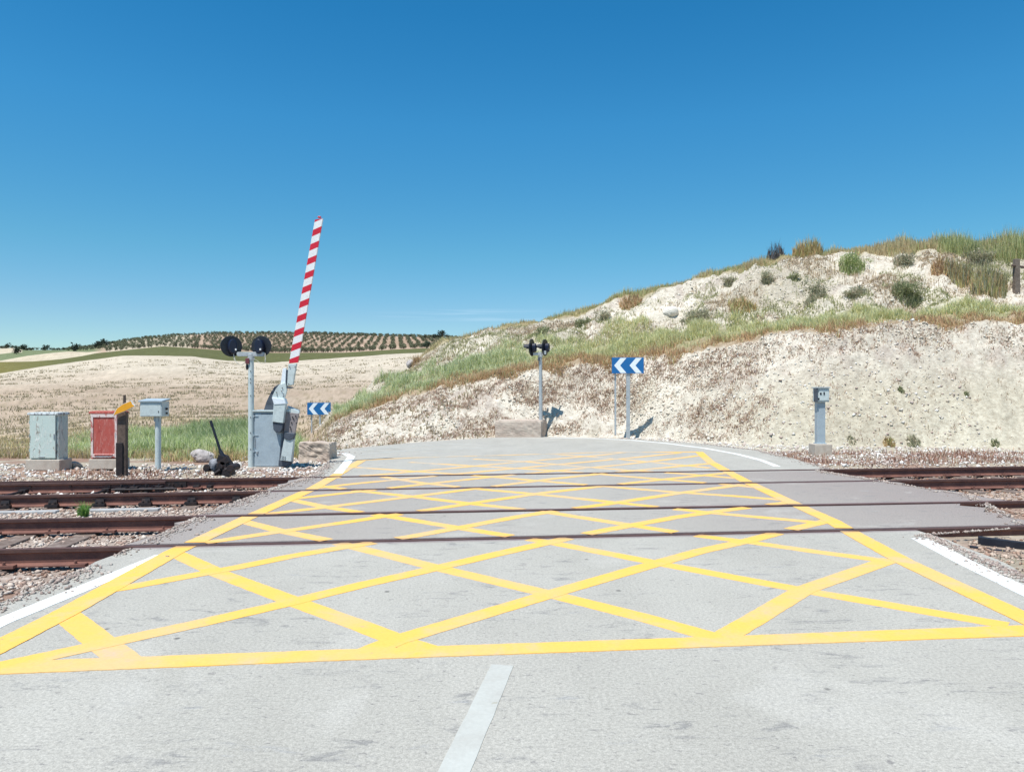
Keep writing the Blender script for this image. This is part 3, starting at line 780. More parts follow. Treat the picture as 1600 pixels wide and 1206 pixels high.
# grass band on the bench
X, Y, px, s_ = bank_pts(270000, 521, 1680, 2.80, 4.32)
cl = fbm(X*1.4, Y*1.4, 3, 81)
topfade = np.interp(px, [500,980,1150,1300,1700], [4.2,4.15,3.85,3.65,3.65])
lowedge = 2.98 + .42*(fbm(X*1.3, X*0+3, 3, 83)-.5) + .35*RNG.random(len(X))**3*np.where(px > 1000, 1, .3)
keep = (RNG.random(len(X)) < np.clip((cl-np.where(px > 980, .40, .31))*5, .04, 1)) & (s_ < topfade + (cl-.5)*.9) & (s_ > lowedge)
X, Y, px, s_, cl = X[keep], Y[keep], px[keep], s_[keep], cl[keep]
dry = np.clip((3.36-s_)*3.4 + np.where(px < 1100, .15, 0) + (fbm(X*.7, Y*.7, 3, 85)-.5)*3.2 + np.clip((px-1150)/500,0,.3), 0, .95)
isdry = RNG.random(len(X)) < dry
C1 = np.where(isdry[:, None], pick(len(X), DRY), pick(len(X), GREEN))
isoch = (RNG.random(len(X)) < np.clip((px-700)/300, .12, .75)) & ~isdry
C1 = np.where(isoch[:, None], pick(len(X), OCH), C1)
H_ = (.08+.30*RNG.random(len(X))**1.6)*(.6+.9*cl)*np.where(px < 800, 1.1, .95)*np.where(isdry, .75, 1)
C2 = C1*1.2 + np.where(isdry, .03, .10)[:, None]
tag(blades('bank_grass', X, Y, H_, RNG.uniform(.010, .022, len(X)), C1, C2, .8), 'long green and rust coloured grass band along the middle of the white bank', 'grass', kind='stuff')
# ridge grass on the skyline
X, Y, px, s_ = bank_pts(110000, 640, 1680, 4.78, 5.12)
cl = fbm(X*.9, Y*.9, 3, 91)
thick = np.interp(px, [640,690,800,900,1000,1100,1180,1215,1300,1330,1400,1450,1490,1600,1680], [.25,.4,.3,.4,.5,.5,.55,.25,.65,.5,.75,.6,.95,1.3,1.4])
keep = (RNG.random(len(X)) < .30+.7*thick) & (s_ > 5.05 - .27*np.clip(thick, .3, 1))
X, Y, px, s_, cl, thick = X[keep], Y[keep], px[keep], s_[keep], cl[keep], thick[keep]
gr = np.clip(np.interp(px, [640,800,900,1000,1180,1250,1450,1475,1600], [.1,.35,.6,.45,.4,.35,.35,.9,.85])+(cl-.5)*1.8, 0, 1)
pg = RNG.random(len(X)) < gr
C1 = np.where(pg[:, None], pick(len(X), [(.40,.43,.19),(.48,.48,.25),(.33,.36,.15)]), pick(len(X), [(.54,.43,.25),(.54,.49,.27),(.46,.37,.22)]))
H_ = RNG.uniform(.2, .8, len(X))*thick*(.25+1.5*np.clip(fbm(X*.8, Y*.3, 3, 93)-.15, 0, 1)*(.6+.8*RNG.random(len(X))**3))*1.1
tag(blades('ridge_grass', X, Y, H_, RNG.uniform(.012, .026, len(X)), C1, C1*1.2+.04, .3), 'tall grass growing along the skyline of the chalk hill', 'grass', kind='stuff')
# small dead tufts all over the chalk
def tufts(n, per, p0, p1, s0, s1, test, hmin, hmax, rad):
    X, Y, px, s_ = bank_pts(n, p0, p1, s0, s1)
    k = test(X, Y, px, s_); X, Y, px = X[k], Y[k], px[k]
    sz = RNG.uniform(.4, 1.3, len(X))
    X = np.repeat(X, per) + RNG.normal(0, rad, len(X)*per)*np.repeat(sz, per); Y = np.repeat(Y, per) + RNG.normal(0, rad, len(Y)*per)*np.repeat(sz, per)
    return X, Y, RNG.uniform(hmin, hmax, len(X))*np.repeat(sz, per), np.repeat(px, per)
X, Y, H_, px = tufts(15000, 11, 490, 1690, 2.02, 2.99, lambda X, Y, px, s_: RNG.random(len(X)) < (lambda k_: (1-k_)*(.12+1.5*np.clip(fbm(X*.9, Y*.9+s_*3, 3, 95)-.46, 0, 1)*4)
        + k_*np.clip((s_-2.66)*1.6, .035, .42)*(.3+1.4*fbm(X*.8, Y*.8, 2, 97)))(np.clip((px-980+120*(fbm(X*.4, Y*.4+s_, 2, 98)-.5))/260, 0, 1)), .04, .14, .05)
C1 = pick(len(X), [(.50,.35,.27),(.44,.30,.23),(.54,.41,.32),(.42,.36,.23),(.32,.22,.17)])
tag(blades('dead_tufts', X, Y, H_, RNG.uniform(.010, .024, len(X)), C1, C1*1.1, .9), 'small dead brown tufts dotted over the lower chalk face', 'dry weeds', kind='stuff')
X, Y, H_, px = tufts(15000, 10, 600, 1690, 3.95, 4.85, lambda X, Y, px, s_: RNG.random(len(X)) < .10+np.clip(fbm(X*.5, Y*.5, 3, 41)-.45, 0, 1)*3.5*np.interp(px, [600,1000,1200], [1.6,1.3,.9])+np.clip((850-px)/150, 0, 1)*.5, .05, .20, .08)
C1 = np.where((fbm(X*.6, Y*.6, 2, 99) > .5)[:, None], pick(len(X), [(.36,.36,.18),(.42,.41,.23),(.30,.31,.15)]), pick(len(X), [(.46,.36,.25),(.40,.30,.21),(.48,.40,.25)]))
tag(blades('upper_weeds', X, Y, H_, RNG.uniform(.012, .026, len(X)), C1, C1*1.15, .7), 'sparse low weeds scattered on the upper chalk slope', 'weeds', kind='stuff')
# russet weeds beside the far rail
n = 95000
X = RNG.uniform(-14, 15, n); Y = RNG.uniform(11.3, 21, n)
base = ry(3, X)
dist = Y-base; px = X/Y*F+800
dens = np.where(X < 0, np.clip((dist-.42)*4, 0, 1)*np.clip((2.0-dist)*2.5, 0, 1)*np.clip((520-px)/60*0+ (px < 330), 0, 1), np.clip((dist-.9)*2, 0, 1)*np.clip((4.6-dist)*1.2, 0, 1))
cl = fbm(X*1.1, Y*1.8, 3, 103)
keep = (RNG.random(n) < dens*np.clip((cl-.38)*5, 0, 1)*.8) & ((X > right_edge(Y)+.05) | (X < left_edge(Y)-.3))
X, Y = X[keep], Y[keep]
C1 = pick(len(X), RED)
tag(blades('russet_weeds', X, Y, RNG.uniform(.05, .17, len(X)), RNG.uniform(.01, .02, len(X)), C1, C1*1.2+.03, .6), 'low russet weeds along the ballast shoulder beyond the far rail', 'dry weeds', kind='stuff')
# sprigs in the ballast
n = 9000; X, Y = scatter(n, -12, 13, 5, 14)
keep = fbm(X*1.3, Y*1.3, 2, 107) > np.where(X > 0, .50, .60)
X, Y = X[keep], Y[keep]
C1 = pick(len(X), [(.40,.33,.22),(.34,.24,.17),(.30,.27,.15)])
tag(blades('ballast_sprigs', X, Y, RNG.uniform(.03, .10, len(X)), RNG.uniform(.005, .010, len(X)), C1, C1*1.2, .8), 'thin dry sprigs growing through the track ballast', 'dry weeds', kind='stuff')
# green grass behind the cabinets
n = 140000
px = RNG.uniform(-60, 470, n); Y = RNG.uniform(15.8, 31, n); X = (px-800)/F*Y
cl = fbm(X*1.0, Y*1.0, 3, 111)
dens = np.interp(px, [-60,90,108,140,200,260,390,470], [.0,.02,.22,.3,.85,1,1,.6])*np.clip((Y-16.0-np.clip((230-px)/200,0,1)*1.5)/.8, 0, 1)*np.clip((31-Y)/4, 0, 1)
keep = RNG.random(n) < dens*np.clip((cl-.28)*5, .1, 1)
X, Y, px, cl = X[keep], Y[keep], px[keep], cl[keep]
fr = np.clip((17.6-Y)/1.3 + (RNG.random(len(X))-.5)*.6, 0, 1)
isd = RNG.random(len(X)) < fr*.9
dk = RNG.random(len(X)) < np.clip((Y-20.5)/3, 0, .8)*np.clip((px-240)/80, 0.1, 1)
C1 = np.where(isd[:, None], pick(len(X), [(.52,.42,.19),(.56,.46,.24),(.48,.33,.19)]), pick(len(X), [(.23,.31,.09),(.33,.40,.14),(.44,.49,.23),(.56,.58,.36)]))
H_ = np.interp(px, [-60,100,200,300,390,470], [.16,.22,.30,.40,.50,.45])*RNG.uniform(.3, 1.15, len(X))*(.1+1.8*cl)*np.where(isd, .6, 1)
C1 = np.where((dk & ~isd)[:, None], C1*np.array([.55,.62,.60]), C1)
tag(blades('field_edge_grass', X, Y, H_, RNG.uniform(.010, .022, len(X)), C1, C1*1.2+.05, .8), 'thick green grass between the red cabinet and the level crossing gate', 'grass', kind='stuff')
# yellow grass, left
n = 40000
px = RNG.uniform(-100, 520, n); Y = 17+RNG.random(n)**1.5*30; X = (px-800)/F*Y
cl = fbm(X*.5, Y*.5, 3, 121)
keep = RNG.random(n) < np.clip((cl-.40)*4, 0.02, 1)*np.clip((52-Y)/25, 0, 1)*.75
X, Y = X[keep], Y[keep]
C1 = pick(len(X), [(.50,.42,.20),(.44,.34,.18),(.38,.34,.16),(.46,.36,.24)])
tag(blades('straw_grass', X, Y, RNG.uniform(.08, .26, len(X)), RNG.uniform(.012, .03, len(X)), C1, C1*1.15, .6), 'straw coloured grass at the near edge of the bare field', 'dry grass', kind='stuff')
# weeds on the field
n = 2600; per = 14
px = RNG.uniform(-120, 760, n); Y = 24*np.exp(RNG.random(n)*2.05); X = (px-800)/F*Y
keep = fbm(X*.08, Y*.05, 3, 131) > .42; X, Y = X[keep], Y[keep]
sz = RNG.uniform(.12, .45, len(X))*(1+Y/120)
X = np.repeat(X, per)+RNG.normal(0, 1, len(X)*per)*np.repeat(sz, per)*1.0; Y = np.repeat(Y, per)+RNG.normal(0, 1, len(Y)*per)*np.repeat(sz, per)*.6
C1 = pick(len(X), [(.34,.30,.18),(.40,.33,.21),(.31,.26,.17),(.42,.36,.24)])
tag(blades('field_weeds', X, Y, RNG.uniform(.06, .2, len(X))*(1+Y/150), .03+Y*.0006, C1, C1*1.1, .8), 'scattered low weeds dotting the bare brown field', 'weeds', kind='stuff')

# shrubs: each one a thing of its own
def shrub(px, py, w, h, pal, name, label, n=420, leafy=False, lean=.55, D=None):
    x, y, z = on_ground(px, py, *( (20, 60) if D is None else D))
    k = y/F; w *= k; h *= k
    r = np.sqrt(RNG.random(n))*w*.5; th = RNG.uniform(0, 2*np.pi, n)
    X = x+r*np.cos(th)*.75; Y = y+r*np.sin(th)*.6
    H_ = h*RNG.uniform(.3, 1.1, n)*(1-.5*(r/(w*.5))**2)
    C1 = pick(n, pal)
    Z = height(X, Y)[0]
    o = blades(name, X, Y, H_, RNG.uniform(.018, .04, n), C1, C1*1.15+.02, lean, Z)
    if leafy:                                    # leaf flecks through the volume
        cc = RNG.normal(0, .42, (9, 3)); m = n*3
        rr = cc[RNG.integers(9, size=m)] + RNG.normal(0, .22, (m, 3)); rr[:, 2] = np.clip(rr[:, 2], -1, 1.3); rr = rr[(rr**2).sum(1) < 1.7]; m = len(rr)
        c = np.stack([x+rr[:, 0]*w*.5, y+rr[:, 1]*w*.4, z+h*.45+rr[:, 2]*h*.45], -1)
        u = RNG.normal(0, .035, (m, 3)); v = RNG.normal(0, .035, (m, 3))
        V = np.stack([c, c+u, c+v], 1).reshape(-1, 3); T = np.arange(3*m).reshape(-1, 3)
        C = np.repeat(pick(m, pal), 3, 0)
        o2 = fast('leaf_tmp', V, T, bmat, C)
        import bmesh
        bm = bmesh.new(); bm.from_mesh(o.data); bm.from_mesh(o2.data); bm.to_mesh(o.data); bm.free()
        bpy.data.objects.remove(o2)
    recenter(o, (x, y, z)); tag(o, label, 'shrub' if leafy else 'grass tuft'); return o
GR = [(.32,.40,.14),(.40,.45,.20),(.24,.30,.11),(.48,.48,.28)]
GD = [(.22,.25,.12),(.29,.31,.16),(.38,.37,.23)]
YG = [(.50,.44,.20),(.43,.42,.18),(.54,.39,.20),(.46,.31,.17)]
TH = [(.16,.15,.16),(.12,.12,.12),(.22,.20,.18)]
SG = [(.36,.36,.23),(.43,.42,.29),(.30,.30,.19),(.45,.37,.27)]
CLP = YG + SG + [(.44,.46,.20)]
shrubs = [
 (1212,399,36,32,TH,'thistle','bare dark thistle clump at the left end of the tall skyline grass',220,False,.35),
 (1262,395,62,34,YG,'dry_bush','rounded yellow brown bush on the skyline beside the dark thistle',900,False,.4),
 (1331,421,52,38,GR,'shrub','bright green shrub on white slope just below the skyline',520,True,.6),
 (1411,412,40,26,SG,'shrub','pale grey green shrub high on white slope right of the bright green one',380,True,.7),
 (1416,467,58,38,GD,'shrub','dark green shrub low on the white slope above the grass band',600,True,.7),
 (1341,464,44,22,SG,'shrub','small dull shrub left of the dark green one above the grass band',300,True,.7),
 (1200,443,26,24,SG,'shrub','small sage shrub halfway up the white slope',220,True,.7),
 (1241,438,20,14,GD,'shrub','tiny dark shrub to the right of the sage one halfway up',160,True,.7),
 (1274,462,46,30,SG,'shrub','pale spreading shrub in the middle of the white slope',300,True,.8),
 (1160,480,60,22,YG,'dry_bush','low yellowish bush above the grass band left of the pale shrub',420,False,.7),
 (1085,500,60,24,SG,'shrub','wide sage coloured shrub above the grass band at mid slope',420,True,.8),
 (1140,446,30,18,SG,'shrub','small shrub near the skyline where the ridge steepens',200,True,.8),
 (985,478,50,22,DRY,'dry_bush','russet bush under the skyline above the blue arrow sign',420,False,.7),
 (942,500,26,20,SG,'shrub','greyish shrub just under the skyline above the far signal',220,True,.8),
 (846,522,34,15,GD,'shrub','dark mat shaped shrub on the skyline directly above the far signal',320,True,.7),
 (908,510,26,18,GD,'shrub','dark little shrub right of the mat shaped one near skyline',220,True,.7),
 (650,570,18,20,DRY,'dry_bush','rusty bush at the left end of the upper mound',300,False,.5),
 (1500,440,60,40,CLP,'dry_bush','tall ochre grass clump left of the wooden fence post',1100,False,.35),
 (1545,456,70,48,CLP,'dry_bush','wide ochre and rust grass clump touching the wooden fence post',1300,False,.35),
 (1475,425,50,26,DRY,'dry_bush','rusty tuft left of the ochre clump below the skyline',500,False,.6),
 (1526,415,60,30,SG,'shrub','sage shrub above the ochre clumps just under the skyline',500,True,.6),
 (1390,697,24,16,YG,'grass_tuft','yellow green tuft at the foot of the bank right of the grey pillar',160,False,.7),
 (1330,692,18,9,SG,'grass_tuft','small grey green tuft at the bank foot nearest the grey pillar',90,False,.7),
 (1428,698,28,14,SG,'grass_tuft','grey green tuft at the bank foot right of the yellow green one',140,False,.7),
 (1555,697,18,12,GD,'grass_tuft','lone dark tuft at the bank foot near the right edge',90,False,.7),
 (1408,612,12,9,GD,'grass_tuft','dark tuft clinging to the smooth cream bank face',90,False,.9),
 (1510,618,10,8,GD,'grass_tuft','dark tuft on the cream bank face nearer the right edge',80,False,.9),
]
for s__ in shrubs:
    px_, py_, w_, h_, pal_, nm, lb, n_, lf, ln = s__
    if lf: n_ = int(n_*.7); h_ *= .85
    shrub(px_, py_, w_, h_, pal_, nm, lb, n_, lf, ln, (19, 60))
# bright tuft in the ballast
x, y, z = (P(130, 805, -.18)); n = 160
r = np.sqrt(RNG.random(n))*.07; th = RNG.uniform(0, 6.28, n)
C1 = pick(n, [(.15,.30,.06),(.22,.36,.10),(.10,.22,.05)])
o = blades('grass_tuft', x+r*np.cos(th), y+r*np.sin(th), RNG.uniform(.10, .25, n), RNG.uniform(.006, .012, n), C1, C1*1.2, .7, np.full(n, z))
recenter(o, (x, y, z)); tag(o, 'bright green grass tuft growing in the ballast between the tracks', 'grass tuft')
print('veg done')

# ------------------------------------------------------------------ equipment at the left
Z0 = -.06
def RZ(deg): return Matrix.Rotation(R(deg), 3, 'Z')
def orient(root, deg):
    root.rotation_euler = (0, 0, R(deg))
# grey peeling cabinet
Yc = 14.35
def cabinet(px0, px1, ytop, ybase, yfoot, depth, paint, top, door, label, cat, handle=True, plw=.05, frame=None, label_door=None):
    k = Yc/F; x0 = (px0-800)*k; x1 = (px1-800)*k; w = x1-x0
    zt = CH+(HZ-ytop)*k; zb = CH+(HZ-ybase)*k; zf = CH+(HZ-yfoot)*k-.06; xm = (x0+x1)/2
    t = thing('electrical_cabinet', (xm, Yc, zf), label, cat)
    MB().box((xm+.01, Yc+depth/2, (zb+zf)/2), (w+plw*2, depth+.08, zb-zf)).build('concrete_base', M['concrete'], t, .012)
    MB().box((xm, Yc+depth/2+.012, (zb+zt-.035)/2), (w, depth-.024, zt-.035-zb)).build('housing', paint, t, .008)
    r = MB(); r.box((xm, Yc+depth/2, zt-.022), (w+.045, depth+.04, .04)); r.box((xm, Yc+depth/2, zt+.002), (w+.02, depth+.01, .014)); r.build('roof', top, t, .006)
    dm = MB(); hh = zt-.05-zb-.03
    dm.box((xm-.005, Yc-.004, (zb+zt)/2-.01), (w-.06, .024, hh))
    d = dm.build('door', door, t, .005)
    if frame:                                      # raised rim and inset panel
        f_ = MB(); ww = w-.06; zc = (zb+zt)/2-.01
        for sx in (-1, 1): f_.box((xm-.005+sx*(ww/2-.022), Yc-.022, zc), (.044, .014, hh))
        f_.box((xm-.005, Yc-.022, zc+hh/2-.03), (ww-.09, .014, .06)); f_.box((xm-.005, Yc-.022, zc-hh/2+.035), (ww-.09, .014, .07))
        f_.build('door_frame', frame, d, .003)
        MB().box((xm-.005, Yc-.036, zb+.085), (w*.62, .012, .022)).build('sill_bar', door, d, .003)
    h = MB()
    if handle:
        h.box((xm-.02, Yc-.022, zb+.055), (.12, .012, .018)); h.box((x1-.06, Yc-.022, (zb+zt)/2), (.018, .016, .10))
        h.build('handle', M['galv'], d, .002)
    hg = MB()
    for q in (.2, .5, .8): hg.tube((x0+.022, Yc-.016, zb+(zt-zb)*q-.03), (x0+.022, Yc-.016, zb+(zt-zb)*q+.03), .009, n=8)
    hg.build('hinge', paint, t)
    return t
cabinet(45, 90, 645, 718, 730, .34, M['peel_grey'], M['peel_top'], M['peel_grey'], 'grey green metal cabinet with peeling paint on a concrete base, far left', 'cabinet')
cabinet(141, 186.5, 643, 717, 728, .30, M['peel_red'], M['peel_red'], M['peel_red'], 'red metal cabinet with white peeling edges behind the wooden post', 'cabinet', True, .02, M['peel_white'])

# tarred post with orange flag sign
Yp = 13.35; k = Yp/F
def W_(px, py, y=None): return Q(px, py, Yp if y is None else y)
b0 = W_(191, 742); t = thing('marker_post', (b0[0], Yp, -.12), 'weathered wooden post, black tarred foot, carrying a small orange arrow board', 'post')
MB().box((b0[0]+.01, Yp, (b0[2]+W_(0,648)[2])/2), (.145, .13, W_(0,648)[2]-b0[2]+.1), RZ(8)).build('post_shaft', M['wood'], t, .012)
tm = MB(); tm.box((b0[0]-.012, Yp-.028, (b0[2]-.08+W_(0,691)[2])/2), (.12, .14, W_(0,691)[2]-b0[2]+.08), RZ(5)); tm.build('tarred_foot', M['tar'], t, .012)
MB().tube(W_(194.5, 650, Yp), W_(194.5, 617, Yp), .028, .024, n=10).build('top_rod', M['wood'], t)
sg = [(177,649),(182.5,638.5),(191,632),(204.5,626.5),(206.5,631.5),(210,634),(196,641.5)]
cx_, cy_ = 192.5, 637.5
def grow(p, g): return (cx_+(p[0]-cx_)*g, cy_+(p[1]-cy_)*g)
ys_ = Yp-.13
o = MB().prism([Q(*grow(p, 1.09), ys_) for p in sg], (0, .012, 0)).build('sign_board', M['white_sheet'], t)
MB().prism([Q(*p, ys_-.004) for p in sg], (0, .003, 0)).build('orange_face', M['orange'], o)
MB().box(Q(195, 640, ys_+.06), (.02, .10, .03)).build('bracket', M['galv'], o)
# rubble clod at the foot of the grey cabinet and post
for (px, py, w, h, s_, lb, mt) in ((117,726,.34,.17,4,'brown stone clod lying beside the base of the grey cabinet', 'concrete_pink'),):
    x, y, z = P(px, py+5, Z0)
    o = MB().lump((x, y, z+h*.35), (w, w*.7, h), s_, 3, .3).build('stone_clod', M[mt]); recenter(o, (x, y, z)); tag(o, lb, 'stone')

# small box on a post
Yb = 14.2; k = Yb/F
def B_(px, py, y=Yb): return Q(px, py, y)
base = B_(247, 731); t = thing('post_box', (base[0], Yb, Z0), 'grey metal box with sloping lid on a round post, left of the switch lever', 'box')
MB().tube((base[0], Yb, Z0-.05), (base[0], Yb, B_(0,650)[2]), .054, n=18).build('post_shaft', M['grey_light'], t, smooth=True)
MB().box((base[0]-.01, Yb, B_(0,654)[2]), (.10, .10, .11)).build('neck', M['grey'], t, .004)
xm = (B_(223.5,0)[0]+B_(257.5,0)[0])/2; w = 34*k; zt = B_(0,627)[2]; zb = B_(0,650.5)[2]
MB().box((xm, Yb+.03, (zt+zb)/2), (w, .30, zt-zb)).build('housing', M['grey_light'], t, .006)
l = MB(); l.prism([(xm-w/2-.02, Yb-.15, zt-.012), (xm-w/2-.02, Yb+.20, zt+.03), (xm-w/2-.02, Yb+.20, zt+.055), (xm-w/2-.02, Yb-.15, zt+.015)], (w+.04, 0, 0)); l.build('lid', M['grey'], t, .003)
d = MB().box((xm, Yb-.124, (zt+zb)/2-.01), (w-.03, .010, zt-zb-.04)).build('door', M['grey_light'], t, .003)
MB().box((xm+w*.36, Yb-.132, (zt+zb)/2-.05), (.012, .012, .03)).build('keyhole', M['dark_iron'], d)
g_ = MB(); g_.box((xm+w/2+.015, Yb+.05, (zt+zb)/2), (.03, .05, .04)); g_.tube((xm+w/2, Yb+.05, zb+.06), (xm+w/2+.03, Yb+.05, zb+.06), .018, n=10); g_.build('side_latch', M['dark_iron'], t)

# pale boulder
x, y, z = P(313, 722, Z0)
o = MB().lump((x, y+.1, z+.12), (.56, .42, .36), 12, 3, .42).build('boulder', M['rock']); recenter(o, (x, y, z)); tag(o, 'pale angular boulder behind the black switch lever', 'rock')
for px, py, w, h, sd, lb in ((384, 715, .20, .12, 3, 'whitish stone lying left of the gate housing'), (366, 712, .16, .10, 5, 'small whitish stone between the lever and gate housing'), (494, 697, .26,.13, 9, 'cream stone lying on the rough concrete block'),):
    x, y, z = P(px, py+4, Z0)
    o = MB().lump((x, y, z+h*.35), (w, w*.8, h), sd, 3, .35).build('stone', M['rock']); recenter(o, (x, y, z)); tag(o, lb, 'stone')

# switch lever stand
Yl = 13.72; k = Yl/F
x, y = Q(352, 742, Yl)[0], ry(3, Q(352, 742, Yl)[0])+.42; zb = -.14
kk = y/F
def Lp(px, py, dy=0): return (( px-800)*kk, y+dy, CH+(HZ-py)*kk)
t = thing('switch_stand', (x, y, zb), 'rusty black track switch stand with its hand lever leaning left', 'switch lever')
pb = MB(); pb.box((x-.02, y, -.115), (.62, .36, .03), RZ(6)); pb.box((x, y-.28, -.12), (.10, .5, .04), RZ(6)); pb.box((x+.22, y-.28, -.12), (.08, .5, .04), RZ(6)); pb.build('base_plate', M['dark_iron'], t, .005)
hb = MB(); c = Lp(350, 724)
hb.prism([Lp(338,742,-.10), Lp(366,742,-.10), Lp(362,726,-.10), Lp(354,712,-.10), Lp(345,709,-.10), Lp(340,722,-.10)], (0, .20, 0))
hb.build('gear_frame', M['dark_iron'], t, .01)
gw = MB(); gw.tube(Lp(353,727,-.20), Lp(353,727,.14), .085, n=20); gw.tube(Lp(353,727,-.23), Lp(353,727,-.20), .035, n=12)
for q in range(8):
    an = q*math.pi/4; gw.box((Lp(353,727)[0]+.088*math.cos(an), y-.15, Lp(353,727)[2]+.088*math.sin(an)), (.03, .06, .03), Matrix.Rotation(-an, 3, 'Y'))
gw.build('gear', M['dark_iron'], t, .003)
cr = MB(); cr.tube(Lp(360,732,-.24), Lp(371,728,-.24), .035, n=12); cr.tube(Lp(369,729,-.28), Lp(369,729,.05), .062, n=16); cr.box(Lp(362,737,-.22), (.13, .10, .10), Matrix.Rotation(.3, 3, 'Y')); cr.box(Lp(357,719,-.14), (.15, .12, .10), Matrix.Rotation(-.5, 3, 'Y')); cr.tube(Lp(343,738,-.2), Lp(352,732,-.2), .03, n=10)
cr.build('crank', M['dark_iron'], t, .004)
cw = MB(); cw.lump(Lp(336,726,-.05), (.20, .26, .27), 7, 3, .22); cw.build('counterweight', M['rock_dark'], t)
cw = MB(); cw.tube(Lp(327,730,-.14), Lp(333,730,.10), .065, n=14); cw.build('weight_roller', M['dark_iron'], t, .006)
lv = MB(); lv.tube(Lp(351,713,-.06), Lp(346,704,-.06), .042, .034, n=12); lv.tube(Lp(347,706,-.06), Lp(333.5,664,-.06), .024, .020, n=12); lv.tube(Lp(334,666,-.06), Lp(331,657,-.06), .027, .022, n=12)
lv.build('lever', M['black'], t, smooth=True)
jr = MB(); jr.tube((x+.05, y-.1, -.11), (x+.05, ry(3,x)+.05, -.12), .018, n=8); jr.build('drive_rod', M['dark_iron'], t)

# twin lamp signal
def disc_lamp(t, c, nrm, rx, hood, body_mat='navy', hoodlen=.20):
    c = Vector(c); n = Vector(nrm).normalized()          # n points away from the back of the lamp
    up = Vector((0,0,1)); side = n.cross(up).normalized()
    d = MB(); d.tube(c-n*.012, c+n*.012, rx, n=40)
    plate = d.build('backboard', M['black'], t, .004)
    b = MB(); b.prism([c-n*.012+side*(.085*math.cos(a))+up*(.15*math.sin(a)-.01)*(1) for a in [2*math.pi*q/20 for q in range(20)]], -n*.14)
    hs = b.build('lamp_housing', M[body_mat], t, .02)
    MB().tube(c-n*.16+side*.05-up*.09, c-n*.155+side*.05-up*.055, .018, n=8).build('clip', M['porcelain'], hs)
    h = MB(); seg = 18; r0 = .115
    pts = []
    for q in range(seg+1):
        a = R(-25)+R(230)*q/seg; pts.append((math.cos(a), math.sin(a)))
    vs = []; fs = []
    for (u, w_) in pts:
        for rr, ln in ((r0, .012), (r0, hoodlen if w_ > -.2 else hoodlen*.6), (r0-.006, hoodlen if w_ > -.2 else hoodlen*.6), (r0-.006, .012)):
            vs.append(c+n*ln+side*u*rr+up*w_*rr)
    for q in range(seg):
        for j in range(4): fs.append((q*4+j, q*4+(j+1)%4, q*4+4+(j+1)%4, q*4+4+j))
    h.add(vs, fs); h.build('hood', M['black'], t)
    ln_ = MB(); ln_.tube(c+n*.012, c+n*.03, .10, n=24); ln_.build('lens', M['dark_iron'], t, .005)
Ys = 14.75; k = Ys/F
def S_(px, py, dy=0): return Q(px, py, Ys+dy)
t = thing('crossing_signal', (S_(392.5,0)[0], Ys, Z0), 'grey pole with two round black signal discs seen from behind, beside the gate', 'signal')
pm = MB(); pm.tube((S_(392.3,0)[0], Ys, Z0-.05), S_(392.3,560), .058, .054, n=20); pm.build('pole', M['grey_light'], t, smooth=True)
for yy in (580, 592, 598, 618, 652, 676, 702): MB().tube(S_(391.5, yy, -.05), S_(391.5, yy, -.062), .010, n=8).build('bolt', M['dark_iron'], t)
cb = MB(); cb.tube(S_(392.3,563), S_(392.3,553), .068, n=18); cb.box(S_(392,553.5,-.02), (.52, .06, .085)); cb.box(S_(379,553,-.02), (.22,.05,.06)); cb.box(S_(406,553,-.02), (.20,.05,.06)); cb.build('crossarm', M['galv'], t, .006)
disc_lamp(t, S_(361.5,541,.06), (-.55,.82,0), .21, 1)
disc_lamp(t, S_(408.5,541,.06), (.10,.99,0), .208, 1)
bl = MB(); bl.lump(S_(386,573,-.03), (.05,.07,.15), 3, 2, .1); bl.build('bell', M['black'], t)
bl = MB(); bl.box(S_(387,564,-.05), (.08,.06,.11)); bl.build('junction_box', M['maroon'], t, .01)
wr = MB()
wr.path([S_(366,557,-.03), S_(368,564,-.04), S_(372,569,-.05), S_(378,570,-.05), S_(383,566,-.06), S_(386,560,-.06)], .007, 6)
wr.path([S_(413,553,-.03), S_(415,561,-.04), S_(414,567,-.04), S_(408,568,-.05), S_(401,563,-.05), S_(396,561,-.06)], .006, 6)
wr.path([S_(365,553,-.03), S_(366.5,563,-.035)], .011, 6); wr.path([S_(414.5,552,-.03), S_(414.5,566,-.035)], .010, 6)
wr.build('cable', M['wire'], t)

# gate machine with raised arm
Yg = 14.75
def G_(px, py, dy=0): return Q(px, py, Yg+dy)
t = thing('crossing_gate', (G_(430,0)[0], Yg+.25, Z0), 'grey level crossing gate machine with its red and white striped arm raised', 'barrier')
zt = G_(0,643)[2]; zb = G_(0,728)[2]-.03
x0 = G_(395.5,0)[0]; x1 = G_(452,0)[0]; x1b = G_(440,0)[0]
hs = MB(); hs.prism([(x0, Yg, zb), (x1b, Yg, zb), (x1, Yg, zt), (x0, Yg, zt)], (0, .55, 0)); hs.build('housing', M['grey'], t, .01)
rf = MB(); rf.box(((x0+x1)/2, Yg+.27, zt+.012), (x1-x0+.05, .62, .03)); rf.build('roof', M['grey_light'], t, .005)
dr = MB(); dr.prism([(x0+.04, Yg-.008, zb+.03), (x1b-.05, Yg-.008, zb+.03), (x1b+.03, Yg-.008, zt-.05), (x0+.04, Yg-.008, zt-.05)], (0, -.010, 0)); d = dr.build('door', M['grey'], t, .004)
hg = MB()
for yy in (650, 680, 705):
    hg.box(G_(400, yy, -.022), (.09, .016, .012)); hg.tube(G_(396, yy-2, -.022), G_(396, yy+2, -.022), .011, n=8)
hg.build('hinge', M['grey'], d)
